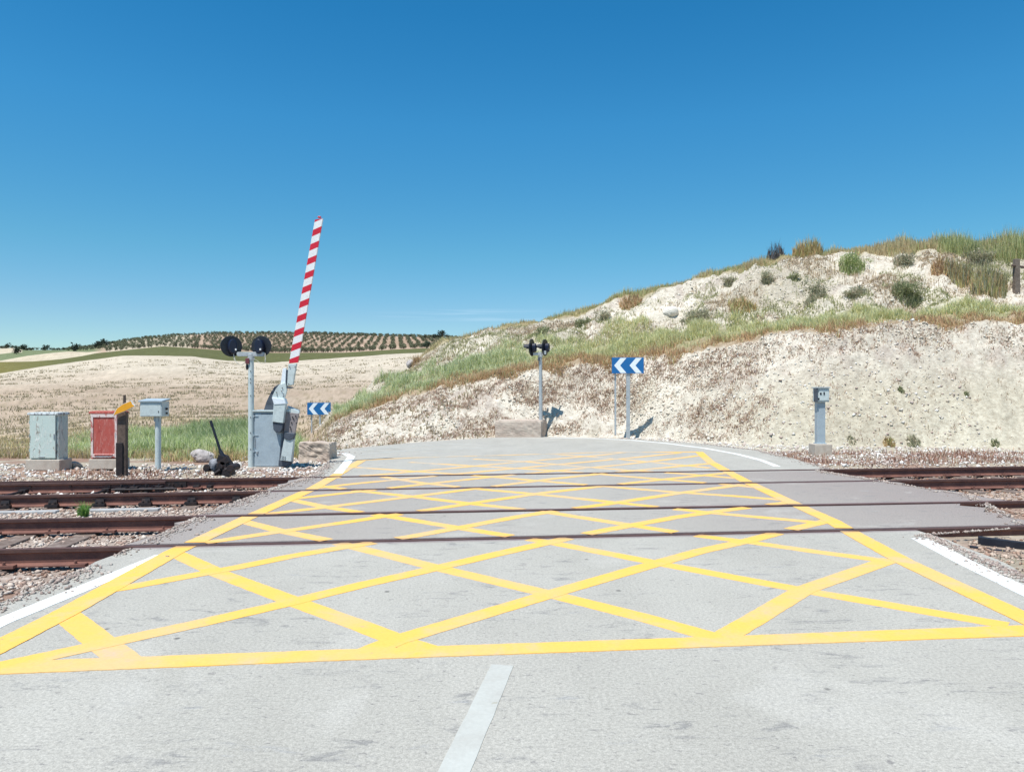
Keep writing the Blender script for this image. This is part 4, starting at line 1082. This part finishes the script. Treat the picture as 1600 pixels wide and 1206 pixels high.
lk = MB(); lk.box(G_(398.6, 691, -.024), (.014,.016,.20)); lk.box(G_(401.5, 707, -.026), (.03,.02,.05)); lk.build('lock_bar', M['galv'], d, .002)
sl = MB(); sl.box(G_(420, 646.6, -.014), (.30, .012, .012)); sl.box(G_(397, 647.6, -.014), (.05, .012, .02)); sl.build('vent_slot', M['dark_weight'], t)
bs = MB(); bs.box(((x0+x1b)/2-.02, Yg+.25, zb-.02), (x1b-x0+.14, .66, .06)); bs.build('footing', M['concrete_pink'], t, .01)
def plate(name, pts, y, th, mat, bevel=.004): return MB().prism([G_(px, py, y) for px, py in pts], (0, th, 0)).build(name, mat, t, bevel)
# rear swing plate
plate('rear_plate', [(412,641),(416,628),(423,613),(429,604),(436,600),(442,612),(444,641)], .16, .05, M['dark_weight'])
# front mechanism
plate('crank_plate', [(425,620),(430,609),(436,601),(446,598),(448,610),(444.5,623),(426,624)], -.13, .05, M['grey_light'])
cl = MB(); cl.prism([G_(424.5,621,-.17), G_(444,623,-.17), G_(446.5,631,-.17), G_(428,632,-.17)], (0,.16,0)); cl.build('collar', M['white_sheet'], t, .006)
cw = MB(); cw.prism([G_(427.5,631,-.16), G_(446,631,-.16), G_(442,661,-.16), G_(425.5,659,-.16)], (0,.13,0)); cw.build('weight_box', M['grey_light'], t, .006)
c = G_(434, 660, -.10); cw = MB(); cw.prism([G_(425.8,659,-.14), G_(442,661,-.14), G_(441,670,-.14), G_(438,675.5,-.14), G_(431,676,-.14), G_(427,671,-.14)], (0,.11,0)); cw.build('counterweight', M['dark_weight'], t, .012)
# right-hand beam carrying the weights
plate('side_beam', [(449,634),(467,641),(459.5,676),(456,722),(436,728),(441,690),(446,655)], .02, .10, M['grey'], .006)
plate('tread_strip', [(447,640),(449.5,640),(443,690),(438,724),(435,724),(441,682)], -.015, .03, M['dark_weight'], .002)
plate('top_cover', [(449,634),(452,637),(467.5,643),(466.5,647),(448,645)], -.02, .06, M['grey_light'], .004)
pl = MB(); pl.prism([G_(447,644,-.05), G_(466.5,646,-.05), G_(460.5,677,-.05), G_(443,675,-.05)], (0,.06,0)); bp = pl.build('bolt_plate', M['brown_plate'], t, .004)
for px, py in ((457,651.5),(458.5,654),(455.5,660),(463,661),(453.5,667),(454.5,670.5),(462,650)): MB().tube(G_(px,py,-.05), G_(px,py,-.068), .013, n=6).build('bolt', M['dark_iron'], bp)
cw = MB(); cw.prism([G_(443,675,-.09), G_(460.5,677,-.09), G_(458.5,685,-.09), G_(452,688,-.09), G_(445.5,686,-.09), G_(442.5,681,-.09)], (0,.12,0)); cw.build('counterweight', M['dark_weight'], t, .012)
cw = MB(); cw.prism([G_(444,684,-.07), G_(459,686,-.07), G_(454.5,721,-.07), G_(438,719,-.07)], (0,.10,0)); cw.build('weight_box', M['grey_light'], t, .006)
for px, py in ((440.5,713),(443,713.5),(445.5,714),(440.5,716.5),(443,717),(445.5,717.5)): MB().tube(G_(px,py,-.07), G_(px,py,-.082), .009, n=6).build('bolt', M['dark_iron'], t)
ft = MB(); ft.prism([G_(435,718,-.02), G_(455,721,-.02), G_(452,727.5,-.02), G_(446,729,-.02), G_(434.5,728,-.02)], (0,.14,0)); ft.build('beam_foot', M['dark_weight'], t, .01)
# upright bracket and arm
plate('upright', [(438,601),(442,575.5),(447,575),(445.8,600)], -.09, .05, M['white_sheet'])
plate('upright_web', [(446,600),(447,577),(450.5,584),(447,606)], -.07, .10, M['dark_weight'])
plate('arm_socket', [(448.5,603),(450.5,568.5),(463,568),(457.5,601)], -.10, .08, M['grey_light'], .006)
plate('socket_step', [(447.5,607),(449,604),(457,604.5),(456,606.5)], -.10, .08, M['dark_weight'])
for px, py in ((432,613),(433,618),(440,611),(443,615.5),(442.5,619),(441,606),(452.5,573),(461,573),(451,600)): MB().tube(G_(px,py,-.135 if px < 448 else -.105), G_(px,py,-.148 if px < 448 else -.118), .010, n=6).build('bolt', M['dark_iron'], t)
# striped arm, swept profile cut into slanted bands
a0 = Vector(G_(458.6,569,-.06)); a1 = Vector(G_(499,341,-.06)); ax = (a1-a0).normalized(); sd = ax.cross(Vector((0,1,0))).normalized()
if sd.x < 0: sd = -sd
L = (a1-a0).length; am_ = MB(); bands = []
sc = L/228.5
# positions along the arm (fraction of length) of the band borders; red first
per = .0982; red = .046; sl_ = .055
pos = [(0., 'r')]; q = -.002
lst = []
s0 = 0.
for i in range(11):
    lst.append((i*per, i*per+red, 1)); lst.append((i*per+red, (i+1)*per, 0))
prev = None
def ring(u, e=0):
    u = min(max(u, 0), 1); w = (.085*(1-u)+.073*u); th = .028
    du = sl_*.5
    pts = []
    for s1, t1 in ((-1,-1),(1,-1),(1,1),(-1,1)):
        uu = min(max(u + s1*du*.62, 0), 1)
        pts.append(a0 + ax*L*uu + sd*w*s1 + Vector((0, th*t1, 0)))
    return pts
for (u0, u1, r_) in lst:
    u1 = min(u1, 1.0)
    if u0 >= 1: break
    A_, B2 = ring(u0), ring(u1)
    am_.add(A_+B2, [(k_, (k_+1)%4, 4+(k_+1)%4, 4+k_) for k_ in range(4)], r_)
am_.add(ring(0), [(3,2,1,0)], 1); am_.add(ring(1), [(0,1,2,3)], 1)
am_.build('striped_arm', [M['white_paint'], M['red_paint']], t)
MB().box(a1+ax*.018, (.06,.065,.03)).build('end_cap', M['red_paint'], t, .008)
# rough concrete block right of the gate
x, y, z = P(482, 722, Z0); kk = y/F
t2 = MB(); t2.rough_box((x+.13, y+.28, z+.19), (.72, .50, .46), RZ(-6), .030, 14, 3)
o = t2.build('concrete_block', M['concrete_pink']); recenter(o, (x, y, z)); tag(o, 'rough brownish concrete block just right of the crossing gate', 'block')

# ------------------------------------------------------------------ arrow signs
def arrow_sign(pxl, pxr, pyt, pyb, Y, posts, label):
    k = Y/F; X = lambda p: (p-800)*k; Zf = lambda p: CH+(HZ-p)*k
    t = thing('arrow_sign', (X(posts[0][0]), Y+.06, Zf(posts[0][2])), label, 'road sign', 'blue and white bend signs')
    w = X(pxr)-X(pxl); h = Zf(pyt)-Zf(pyb); xm = (X(pxl)+X(pxr))/2; zm = (Zf(pyt)+Zf(pyb))/2
    p = MB().box((xm, Y, zm), (w, .025, h)).build('panel', M['blue'], t, .008)
    ch = []
    for c0 in (.07, .55):
        xa = xm-w/2+w*c0; mb = MB(); e_ = h*.47; dx = w*.20; th = w*.185
        mb.prism([(xa, Y-.0165, zm), (xa+dx, Y-.0165, zm+e_), (xa+dx+th, Y-.0165, zm+e_), (xa+th, Y-.0165, zm), (xa+dx+th, Y-.0165, zm-e_), (xa+dx, Y-.0165, zm-e_)], (0, .003, 0))
        mb.build('chevron', M['white_sheet'], p)
    for (px, pw, pb, dy) in posts:
        mb = MB(); mb.box((X(px)*(Y+.04+dy)/Y, Y+.045+dy, (Zf(pyt)-.06+Zf(pb))/2), (pw, .05, Zf(pyt)-.06-Zf(pb))); mb.build('post_shaft', M['galv'], t, .006)
        c_ = MB()
        for q in (.25, .75): c_.box((X(px), Y+.016, zm-h/2+h*q), (pw+.05, .012, .03))
        c_.build('clamp', M['galv'], t)
    return t
arrow_sign(956, 1006, 558.5, 583.5, 23.6, [(981.5, .12, 685, 0), (961.5, .055, 680, .05)], 'large blue sign with two white left arrows, before the bank on the bend')
arrow_sign(480, 517, 629, 648, 31.5, [(500, .075, 690, 0), (487, .055, 690, .05)], 'small distant blue sign with white arrows beyond the crossing gate, near the grassy bank end')

# ------------------------------------------------------------------ far signal on its block
Y = 24.3; x, y, z = Q(845, 683, Y); k = Y/F
rt = RZ(-11)
mb = MB(); c = Vector(Q(846, 683, Y-.45))
# block: right front corner stands at px 845
def loc(u, v, w): 
    q = rt @ Vector((u, v, 0)); return (c.x+q.x, c.y+q.y, z+w)
mb.rough_box(loc(-.78,.65,.22), (1.56,1.3,.68), rt, .012, 18, 5)
o = mb.build('concrete_block', M['concrete_pink']); recenter(o, (c.x, c.y, z)); tag(o, 'long low pinkish concrete block under the far signal at the foot of the bank', 'block')
def FS(px, py, dy=.35): return Q(px, py, Y+dy)
t = thing('crossing_signal', (FS(845,0)[0], Y+.35, z+.5), 'far twin lamp signal seen edge on, standing on the long concrete block', 'signal')
MB().tube(FS(845,660), FS(844.5,556), .065, .055, n=16).build('pole', M['galv'], t, smooth=True)
mb = MB(); mb.box(FS(841,553,.30), (.36,.06,.09), RZ(10)); mb.tube(FS(844.5,558), FS(844.5,550), .075, n=14); mb.box(FS(851,551,.30), (.10,.08,.12)); mb.build('crossarm', M['galv'], t, .006)
disc_lamp(t, FS(831,543,.25), (-.93,.36,0), .29, 1, 'navy', .26)
disc_lamp(t, FS(851.5,543,.38), (-.90,.42,0), .28, 1, 'navy', .26)
MB().box(FS(842,561,.28), (.07,.07,.12)).build('junction_box', M['dark_weight'], t, .01)

# ------------------------------------------------------------------ pillar box at right
Y = 17.8; k = Y/F
def RB(px, py, dy=0): return Q(px, py, Y+dy)
t = thing('control_post', (RB(1283.5,0)[0], Y+.1, -.05), 'grey control box on a square pillar before the smooth cream bank', 'control box')
zb = RB(0,709)[2]-.05; zt = RB(0,693.5)[2]
MB().box((RB(1284.5,0)[0], Y+.1, (zb+zt)/2), (27*k, .40, zt-zb)).build('concrete_base', M['concrete'], t, .015)
mb = MB(); mb.box((RB(1283.3,0)[0], Y+.08, (zt+RB(0,627)[2])/2), (12.5*k, .17, RB(0,627)[2]-zt)); mb.box((RB(1283.3,0)[0], Y+.08, zt+.012), (15*k, .22, .024)); mb.build('pillar', M['grey'], t, .005)
mb = MB(); mb.box((RB(1284.5,0)[0], Y+.06, (RB(0,606.5)[2]+RB(0,628)[2])/2), (19*k, .24, 21.5*k)); hb = mb.build('housing', M['grey_light'], t, .006)
mb = MB(); mb.box((RB(1284,0)[0], Y+.05, RB(0,606)[2]+.008), (22*k, .30, .025)); mb.build('roof', M['grey'], t, .004)
mb = MB(); mb.box((RB(1274.4,0)[0], Y-.01, (RB(0,606.5)[2]+RB(0,628)[2])/2), (2.6*k, .16, 21.5*k)); mb.build('side_flap', M['dark_weight'], t, .003)
mb = MB(); mb.box((RB(1285.5,0)[0], Y-.066, RB(0,617)[2]), (15.5*k, .012, 17*k)); d = mb.build('door', M['grey_light'], t, .003)
for q_, w_, h_ in ((RB(1282.5,615,-.076),2.6,3.2), (RB(1287.8,614.6,-.076),2.0,4.4), (RB(1279,623,-.076),2.8,2.6)): MB().box(q_, (w_*k,.012,h_*k)).build('key_switch', M['black'], d, .002)
MB().box((RB(1283.3,0)[0], Y+.07, RB(0,630)[2]), (10.5*k, .14, 4.5*k)).build('neck', M['dark_weight'], t, .003)

# ------------------------------------------------------------------ wooden fence at the right edge
x, y, z = on_ground(1588, 459, 24, 40); k = y/F
t = thing('wooden_fence', (x, y, z), 'short weathered wooden fence post and rail at the right edge on the hill', 'fence')
zt = CH+(HZ-405)*k
mb = MB(); mb.box((x, y, (z-.2+zt)/2), (.21, .16, zt-z+.2), RZ(10), 0, (.9,.9)); mb.build('post_shaft', M['wood_grey'], t, .015)
mb = MB(); mb.box((x+.19, y+.25, (z+zt)/2-.1), (.12, .12, zt-z-.2), RZ(10)); mb.build('post_shaft', M['tar'], t, .01)
mb = MB(); mb.tube((x-.22, y-.1, zt-.25), (x+2.4, y+.9, zt-.36), .045, n=10); mb.build('rail_pole', M['wood'], t)
# pale rock at the left end of the upper mound, rusty iron thing low right
x, y, z = on_ground(641, 573, 24, 45)
o = MB().lump((x, y, z+.15), (.45, .4, .5), 31, 3, .3).build('boulder', M['rock']); recenter(o, (x, y, z)); tag(o, 'pale round boulder at the left end of the grassy mound', 'rock')
x, y, z = on_ground(1048, 490, 24, 45)
o = MB().lump((x, y, z+.05), (.75, .5, .5), 32, 3, .3).build('boulder', M['chalk_rock']); recenter(o, (x, y, z)); tag(o, 'white chalk boulder on the upper slope above the blue arrow sign', 'rock')

# bottom right: black trough added in place of a dark shadow on the gravel
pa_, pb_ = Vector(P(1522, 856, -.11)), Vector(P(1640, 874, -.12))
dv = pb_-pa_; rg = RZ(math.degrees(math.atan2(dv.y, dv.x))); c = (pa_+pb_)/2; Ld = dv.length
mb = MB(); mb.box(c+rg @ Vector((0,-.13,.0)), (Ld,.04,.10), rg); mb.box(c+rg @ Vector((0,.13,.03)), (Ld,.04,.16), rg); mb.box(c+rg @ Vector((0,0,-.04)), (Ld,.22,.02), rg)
o = mb.build('shadow_trough', M['black'], None, .01); recenter(o, (c.x, c.y, c.z)); tag(o, 'black trough standing in for a shadow on the gravel at lower right edge of the road', 'shadow stand-in')

# ------------------------------------------------------------------ trees
fm = mat_attr('olive_foliage', .8)
def tree_mesh(name, h, w, seed, pal, n=150, trunk=.28):
    rg_ = np.random.default_rng(seed); V = []; T = []; C = []
    m = 0
    for k_ in range(7):
        cz = h*(trunk+.12+.5*rg_.random()); an = rg_.random()*6.28; rr = w*.26*rg_.random()**.5
        c_ = np.array([rr*math.cos(an), rr*math.sin(an), cz]); rad = w*rg_.uniform(.20, .32)
        p = rg_.normal(0, 1, (n//7, 3)); p /= np.linalg.norm(p, axis=1)[:, None]; p = c_+p*rad*rg_.uniform(.5, 1.05, (n//7, 1))*[1,1,.8]
        u = rg_.normal(0, w*.06, (n//7, 3)); v = rg_.normal(0, w*.06, (n//7, 3))
        base = np.array(pal)[rg_.integers(len(pal))]*rg_.uniform(.8, 1.2)
        for q in range(n//7):
            V += [p[q], p[q]+u[q], p[q]+u[q]+v[q], p[q]+v[q]]; T.append((m, m+1, m+2, m+3)); m += 4
            C += [base]*4
    return np.array(V), np.array(T), np.array(C)
OL = [(.15,.16,.095),(.20,.205,.13),(.115,.125,.075)]
bk = mat_paint('bark', (.12,.09,.07), (.07,.05,.04), 8)
protos = []
for q in range(4):
    V, T, C_ = tree_mesh('olive_tree', 2.7, 3.3, 40+q, OL)
    o = fast('olive_tree', V, T, fm, C_)
    mbt = MB(); mbt.tube((0,0,-.3),(0.1,0,1.3), .22,.14, n=6); mbt.tube((0.1,0,1.2),(.7,.2,2.1),.1,.05,n=5); mbt.tube((0.1,0,1.2),(-.5,-.2,2.2),.1,.05,n=5)
    me2 = bpy.data.meshes.new('trunk_tmp'); me2.from_pydata(mbt.v, [], mbt.f)
    import bmesh
    bm = bmesh.new(); bm.from_mesh(o.data); bm.from_mesh(me2); bm.to_mesh(o.data); bm.free()
    o.data.materials.append(bk)
    for p_ in o.data.polygons:
        if p_.index >= len(T): p_.material_index = 1
    protos.append((o, V, T, C_))
spots = []
rot_ = math.radians(9)
for i in range(-80, 80):
    for j in range(0, 56):
        u, v = i*6.6, 430+j*9.0
        x = u*math.cos(rot_)-(v-600)*math.sin(rot_)*1.0-130; y = u*math.sin(rot_)+(v-600)*math.cos(rot_)+600
        x += random.uniform(-1.4, 1.4); y += random.uniform(-1.6, 1.6)
        if random.random() < .07: continue
        px = x/y*F+800
        if not (105 < px < 770): continue
        z, s_, _, _ = height(np.array([x]), np.array([y]))
        s_ = s_[0]; 
        if s_ < 9.15 + (.75 if px < 165 else 0) + (.3 if px < 300 else 0) or s_ > 11.03: continue
        if px < 330 and random.random() < .3: continue
        spots.append((x, y, float(z[0])))
spots.sort(key=lambda p: p[1])
used = [False]*4
print('olives', len(spots))
near_s, far_s = spots[:300], spots[300:]
for n_, (x, y, z) in enumerate(near_s):
    q = n_ % 4
    o = protos[q][0]
    if used[q]: o = o.copy(); COL.objects.link(o)
    used[q] = True
    s_ = random.uniform(.8, 1.15)
    o.location = (x, y, z); o.scale = (s_, s_, s_*random.uniform(.85,1.1)); o.rotation_euler = (0, 0, random.uniform(0, 6.28))
    tag(o, 'small dark olive tree in the planted rows on the distant hillside', 'olive tree', 'olive trees in rows on the distant hillside')
VV, TT_, CC_ = [], [], []; m = 0
for n_, (x, y, z) in enumerate(far_s):
    _, V, T, C_ = protos[n_ % 4]; an = random.uniform(0, 6.28); s_ = random.uniform(.8, 1.15)
    ca, sa = math.cos(an)*s_, math.sin(an)*s_
    VV.append(np.stack([V[:,0]*ca-V[:,1]*sa+x, V[:,0]*sa+V[:,1]*ca+y, V[:,2]*s_+z], 1)); TT_.append(T+m); CC_.append(C_); m += len(V)
if VV: tag(fast('olive_grove', np.concatenate(VV), np.concatenate(TT_), fm, np.concatenate(CC_)), 'farther rows of the olive grove up to the skyline', 'olive grove', kind='stuff')
DG = [(.035,.05,.035),(.05,.07,.045),(.03,.04,.03)]
lone = [(690,530,700,9,11,'largest dark tree on the skyline where the hill meets the grassy mound'),
        (680,531,700,6,8,'dark tree just left of the largest skyline tree by the mound'),
        (699,528,720,5,5,'small dark tree just right of the largest skyline tree'),
        (662,530,700,4,6,'low dark tree farthest left of the cluster near the mound'),
        (667,550,430,4,5,'small tree at the lower end of the grove edge beside the mound'),
        (119,548,560,6,8,'round dark tree alone on the left ridge'),
        (150,543,640,6,9,'broad dark tree at the left end of the ridge cluster'),
        (157,542,650,7,8,'middle dark tree of the ridge cluster left of the grove'),
        (165,541,660,8,9,'tallest dark tree at the right end of the ridge cluster'),
        (26,551,600,6,8,'dark tree at the foot of the pale hill, far left'),
        (37,546,780,7,8,'dark tree right of the pale hill on the far left skyline'),
        (12,543,800,5,8,'small dark tree on top of the pale hill, far left'),
        (72,547,790,6,8,'dark tree on the far left skyline between the pale hill and lone tree')]
for q, (px, py, D_, h_, w_, lb) in enumerate(lone):
    x = (px-800)/F*D_; z = float(height(np.array([x]), np.array([float(D_)]))[0][0])
    t = thing('dark_tree', (x, D_, z), lb, 'tree', 'single dark trees on the far ridge')
    V, T, C_ = tree_mesh('crown', h_, w_, 80+q, DG, 260, .18)
    o = fast('crown', V, T, fm, C_); o.parent = t
    mbt = MB(); mbt.tube((x,D_,z-.3),(x,D_,z+h_*.5), .3,.15, n=7); mbt.build('trunk', bk, t)
# hedge bushes along the skylines
hp = []
for n_ in range(170):
    px = random.choice([random.uniform(0, 105), random.uniform(170, 480), random.uniform(480, 690)])
    D_ = 790.
    x = (px-800)/F*D_; z = float(height(np.array([x]), np.array([D_]))[0][0]); hp.append((x, D_, z))
VV, TT_, CC_ = [], [], []; m = 0
for n_, (x, y, z) in enumerate(hp):
    _, V, T, C_ = protos[n_ % 4]; s_ = random.uniform(.7, 1.3)
    VV.append(V*[s_*1.3,s_,s_]+[x,y,z-.4]); TT_.append(T+m); CC_.append(C_*.6); m += len(V)
tag(fast('skyline_scrub', np.concatenate(VV), np.concatenate(TT_), fm, np.concatenate(CC_)), 'dark scrub fringe along the distant hill skyline', 'scrub', kind='stuff')

# ------------------------------------------------------------------ camera, sky, sun
cam = bpy.data.cameras.new('camera'); co_ = bpy.data.objects.new('camera', cam); COL.objects.link(co_)
co_.location = (0, 0, CH); co_.rotation_euler = (R(90), 0, 0)
cam.sensor_fit = 'HORIZONTAL'; cam.sensor_width = 36; cam.lens = F/1600*36; cam.shift_y = (HZ-603)/1600
cam.clip_start = .05; cam.clip_end = 6000
scene.camera = co_
SUN_EL, SUN_AZ = 67, 213          # azimuth clockwise from +Y, sun behind the viewer
w = bpy.data.worlds.new('World'); scene.world = w; w.use_nodes = True
nt = w.node_tree; bg = nt.nodes['Background']
sky = nt.nodes.new('ShaderNodeTexSky'); sky.sky_type = 'NISHITA'; sky.sun_disc = False
sky.sun_elevation = R(SUN_EL); sky.sun_rotation = R(SUN_AZ); sky.air_density = 1.0; sky.dust_density = .25; sky.ozone_density = 2.2; sky.altitude = 400
hsv = nt.nodes.new('ShaderNodeHueSaturation'); hsv.inputs['Saturation'].default_value = 1.25
nt.links.new(sky.outputs[0], hsv.inputs['Color'])
tint = mix(nt, 1.0, hsv.outputs[0], (.62,.92,1.0), 'MULTIPLY')
tc = nt.nodes.new('ShaderNodeTexCoord'); sx = nt.nodes.new('ShaderNodeSeparateXYZ'); nt.links.new(tc.outputs['Generated'], sx.inputs[0])
cr = nt.nodes.new('ShaderNodeValToRGB'); el = cr.color_ramp.elements
el[0].position = .0; el[0].color = (.98,.78,.76,1); el[1].position = .10; el[1].color = (.95,.78,.76,1)
for p_, c_ in ((.18,(.82,.89,.78,1)), (.336,(.63,1.0,.93,1)), (.455,(.42,.95,.92,1))):
    q_ = el.new(p_); q_.color = c_
nt.links.new(sx.outputs[2], cr.inputs[0])
air = mix(nt, 1.0, tint, cr.outputs[0], 'MULTIPLY')
# faint streak of high cloud low in the sky
cm = nt.nodes.new('ShaderNodeMapping'); cm.inputs['Scale'].default_value = (2.2, 2.2, 90); nt.links.new(tc.outputs['Generated'], cm.inputs[0])
cn = ramp(nt, noise(nt, 2.0, 5, .55, cm.outputs[0], .3), .40, .62)
bz = math_n(nt, 'SUBTRACT', 1, math_n(nt, 'MULTIPLY', math_n(nt, 'ABSOLUTE', math_n(nt, 'SUBTRACT', sx.outputs[2], .103)), 110.), True)
bx2 = math_n(nt, 'SUBTRACT', 1, math_n(nt, 'MULTIPLY', math_n(nt, 'ABSOLUTE', math_n(nt, 'ADD', sx.outputs[0], .06)), 7.5), True)
cl_ = math_n(nt, 'MULTIPLY', math_n(nt, 'MULTIPLY', cn, bz), math_n(nt, 'MULTIPLY', bx2, .8), True)
air = mix(nt, math_n(nt, 'MULTIPLY', cl_, .55), air, (7.5,8.2,9.0))
nt.links.new(air, bg.inputs[0]); bg.inputs[1].default_value = .11
sl = bpy.data.lights.new('sun', 'SUN'); sl.energy = 4.2; sl.angle = R(.5); sl.color = (1, .965, .91)
so = bpy.data.objects.new('sun', sl); COL.objects.link(so)
d = Vector((math.sin(R(SUN_AZ))*math.cos(R(SUN_EL)), math.cos(R(SUN_AZ))*math.cos(R(SUN_EL)), math.sin(R(SUN_EL))))
so.rotation_euler = d.to_track_quat('Z', 'Y').to_euler()
scene.view_settings.view_transform = 'Standard'; scene.view_settings.look = 'None'; scene.view_settings.gamma = 1
scene.view_settings.exposure = .55
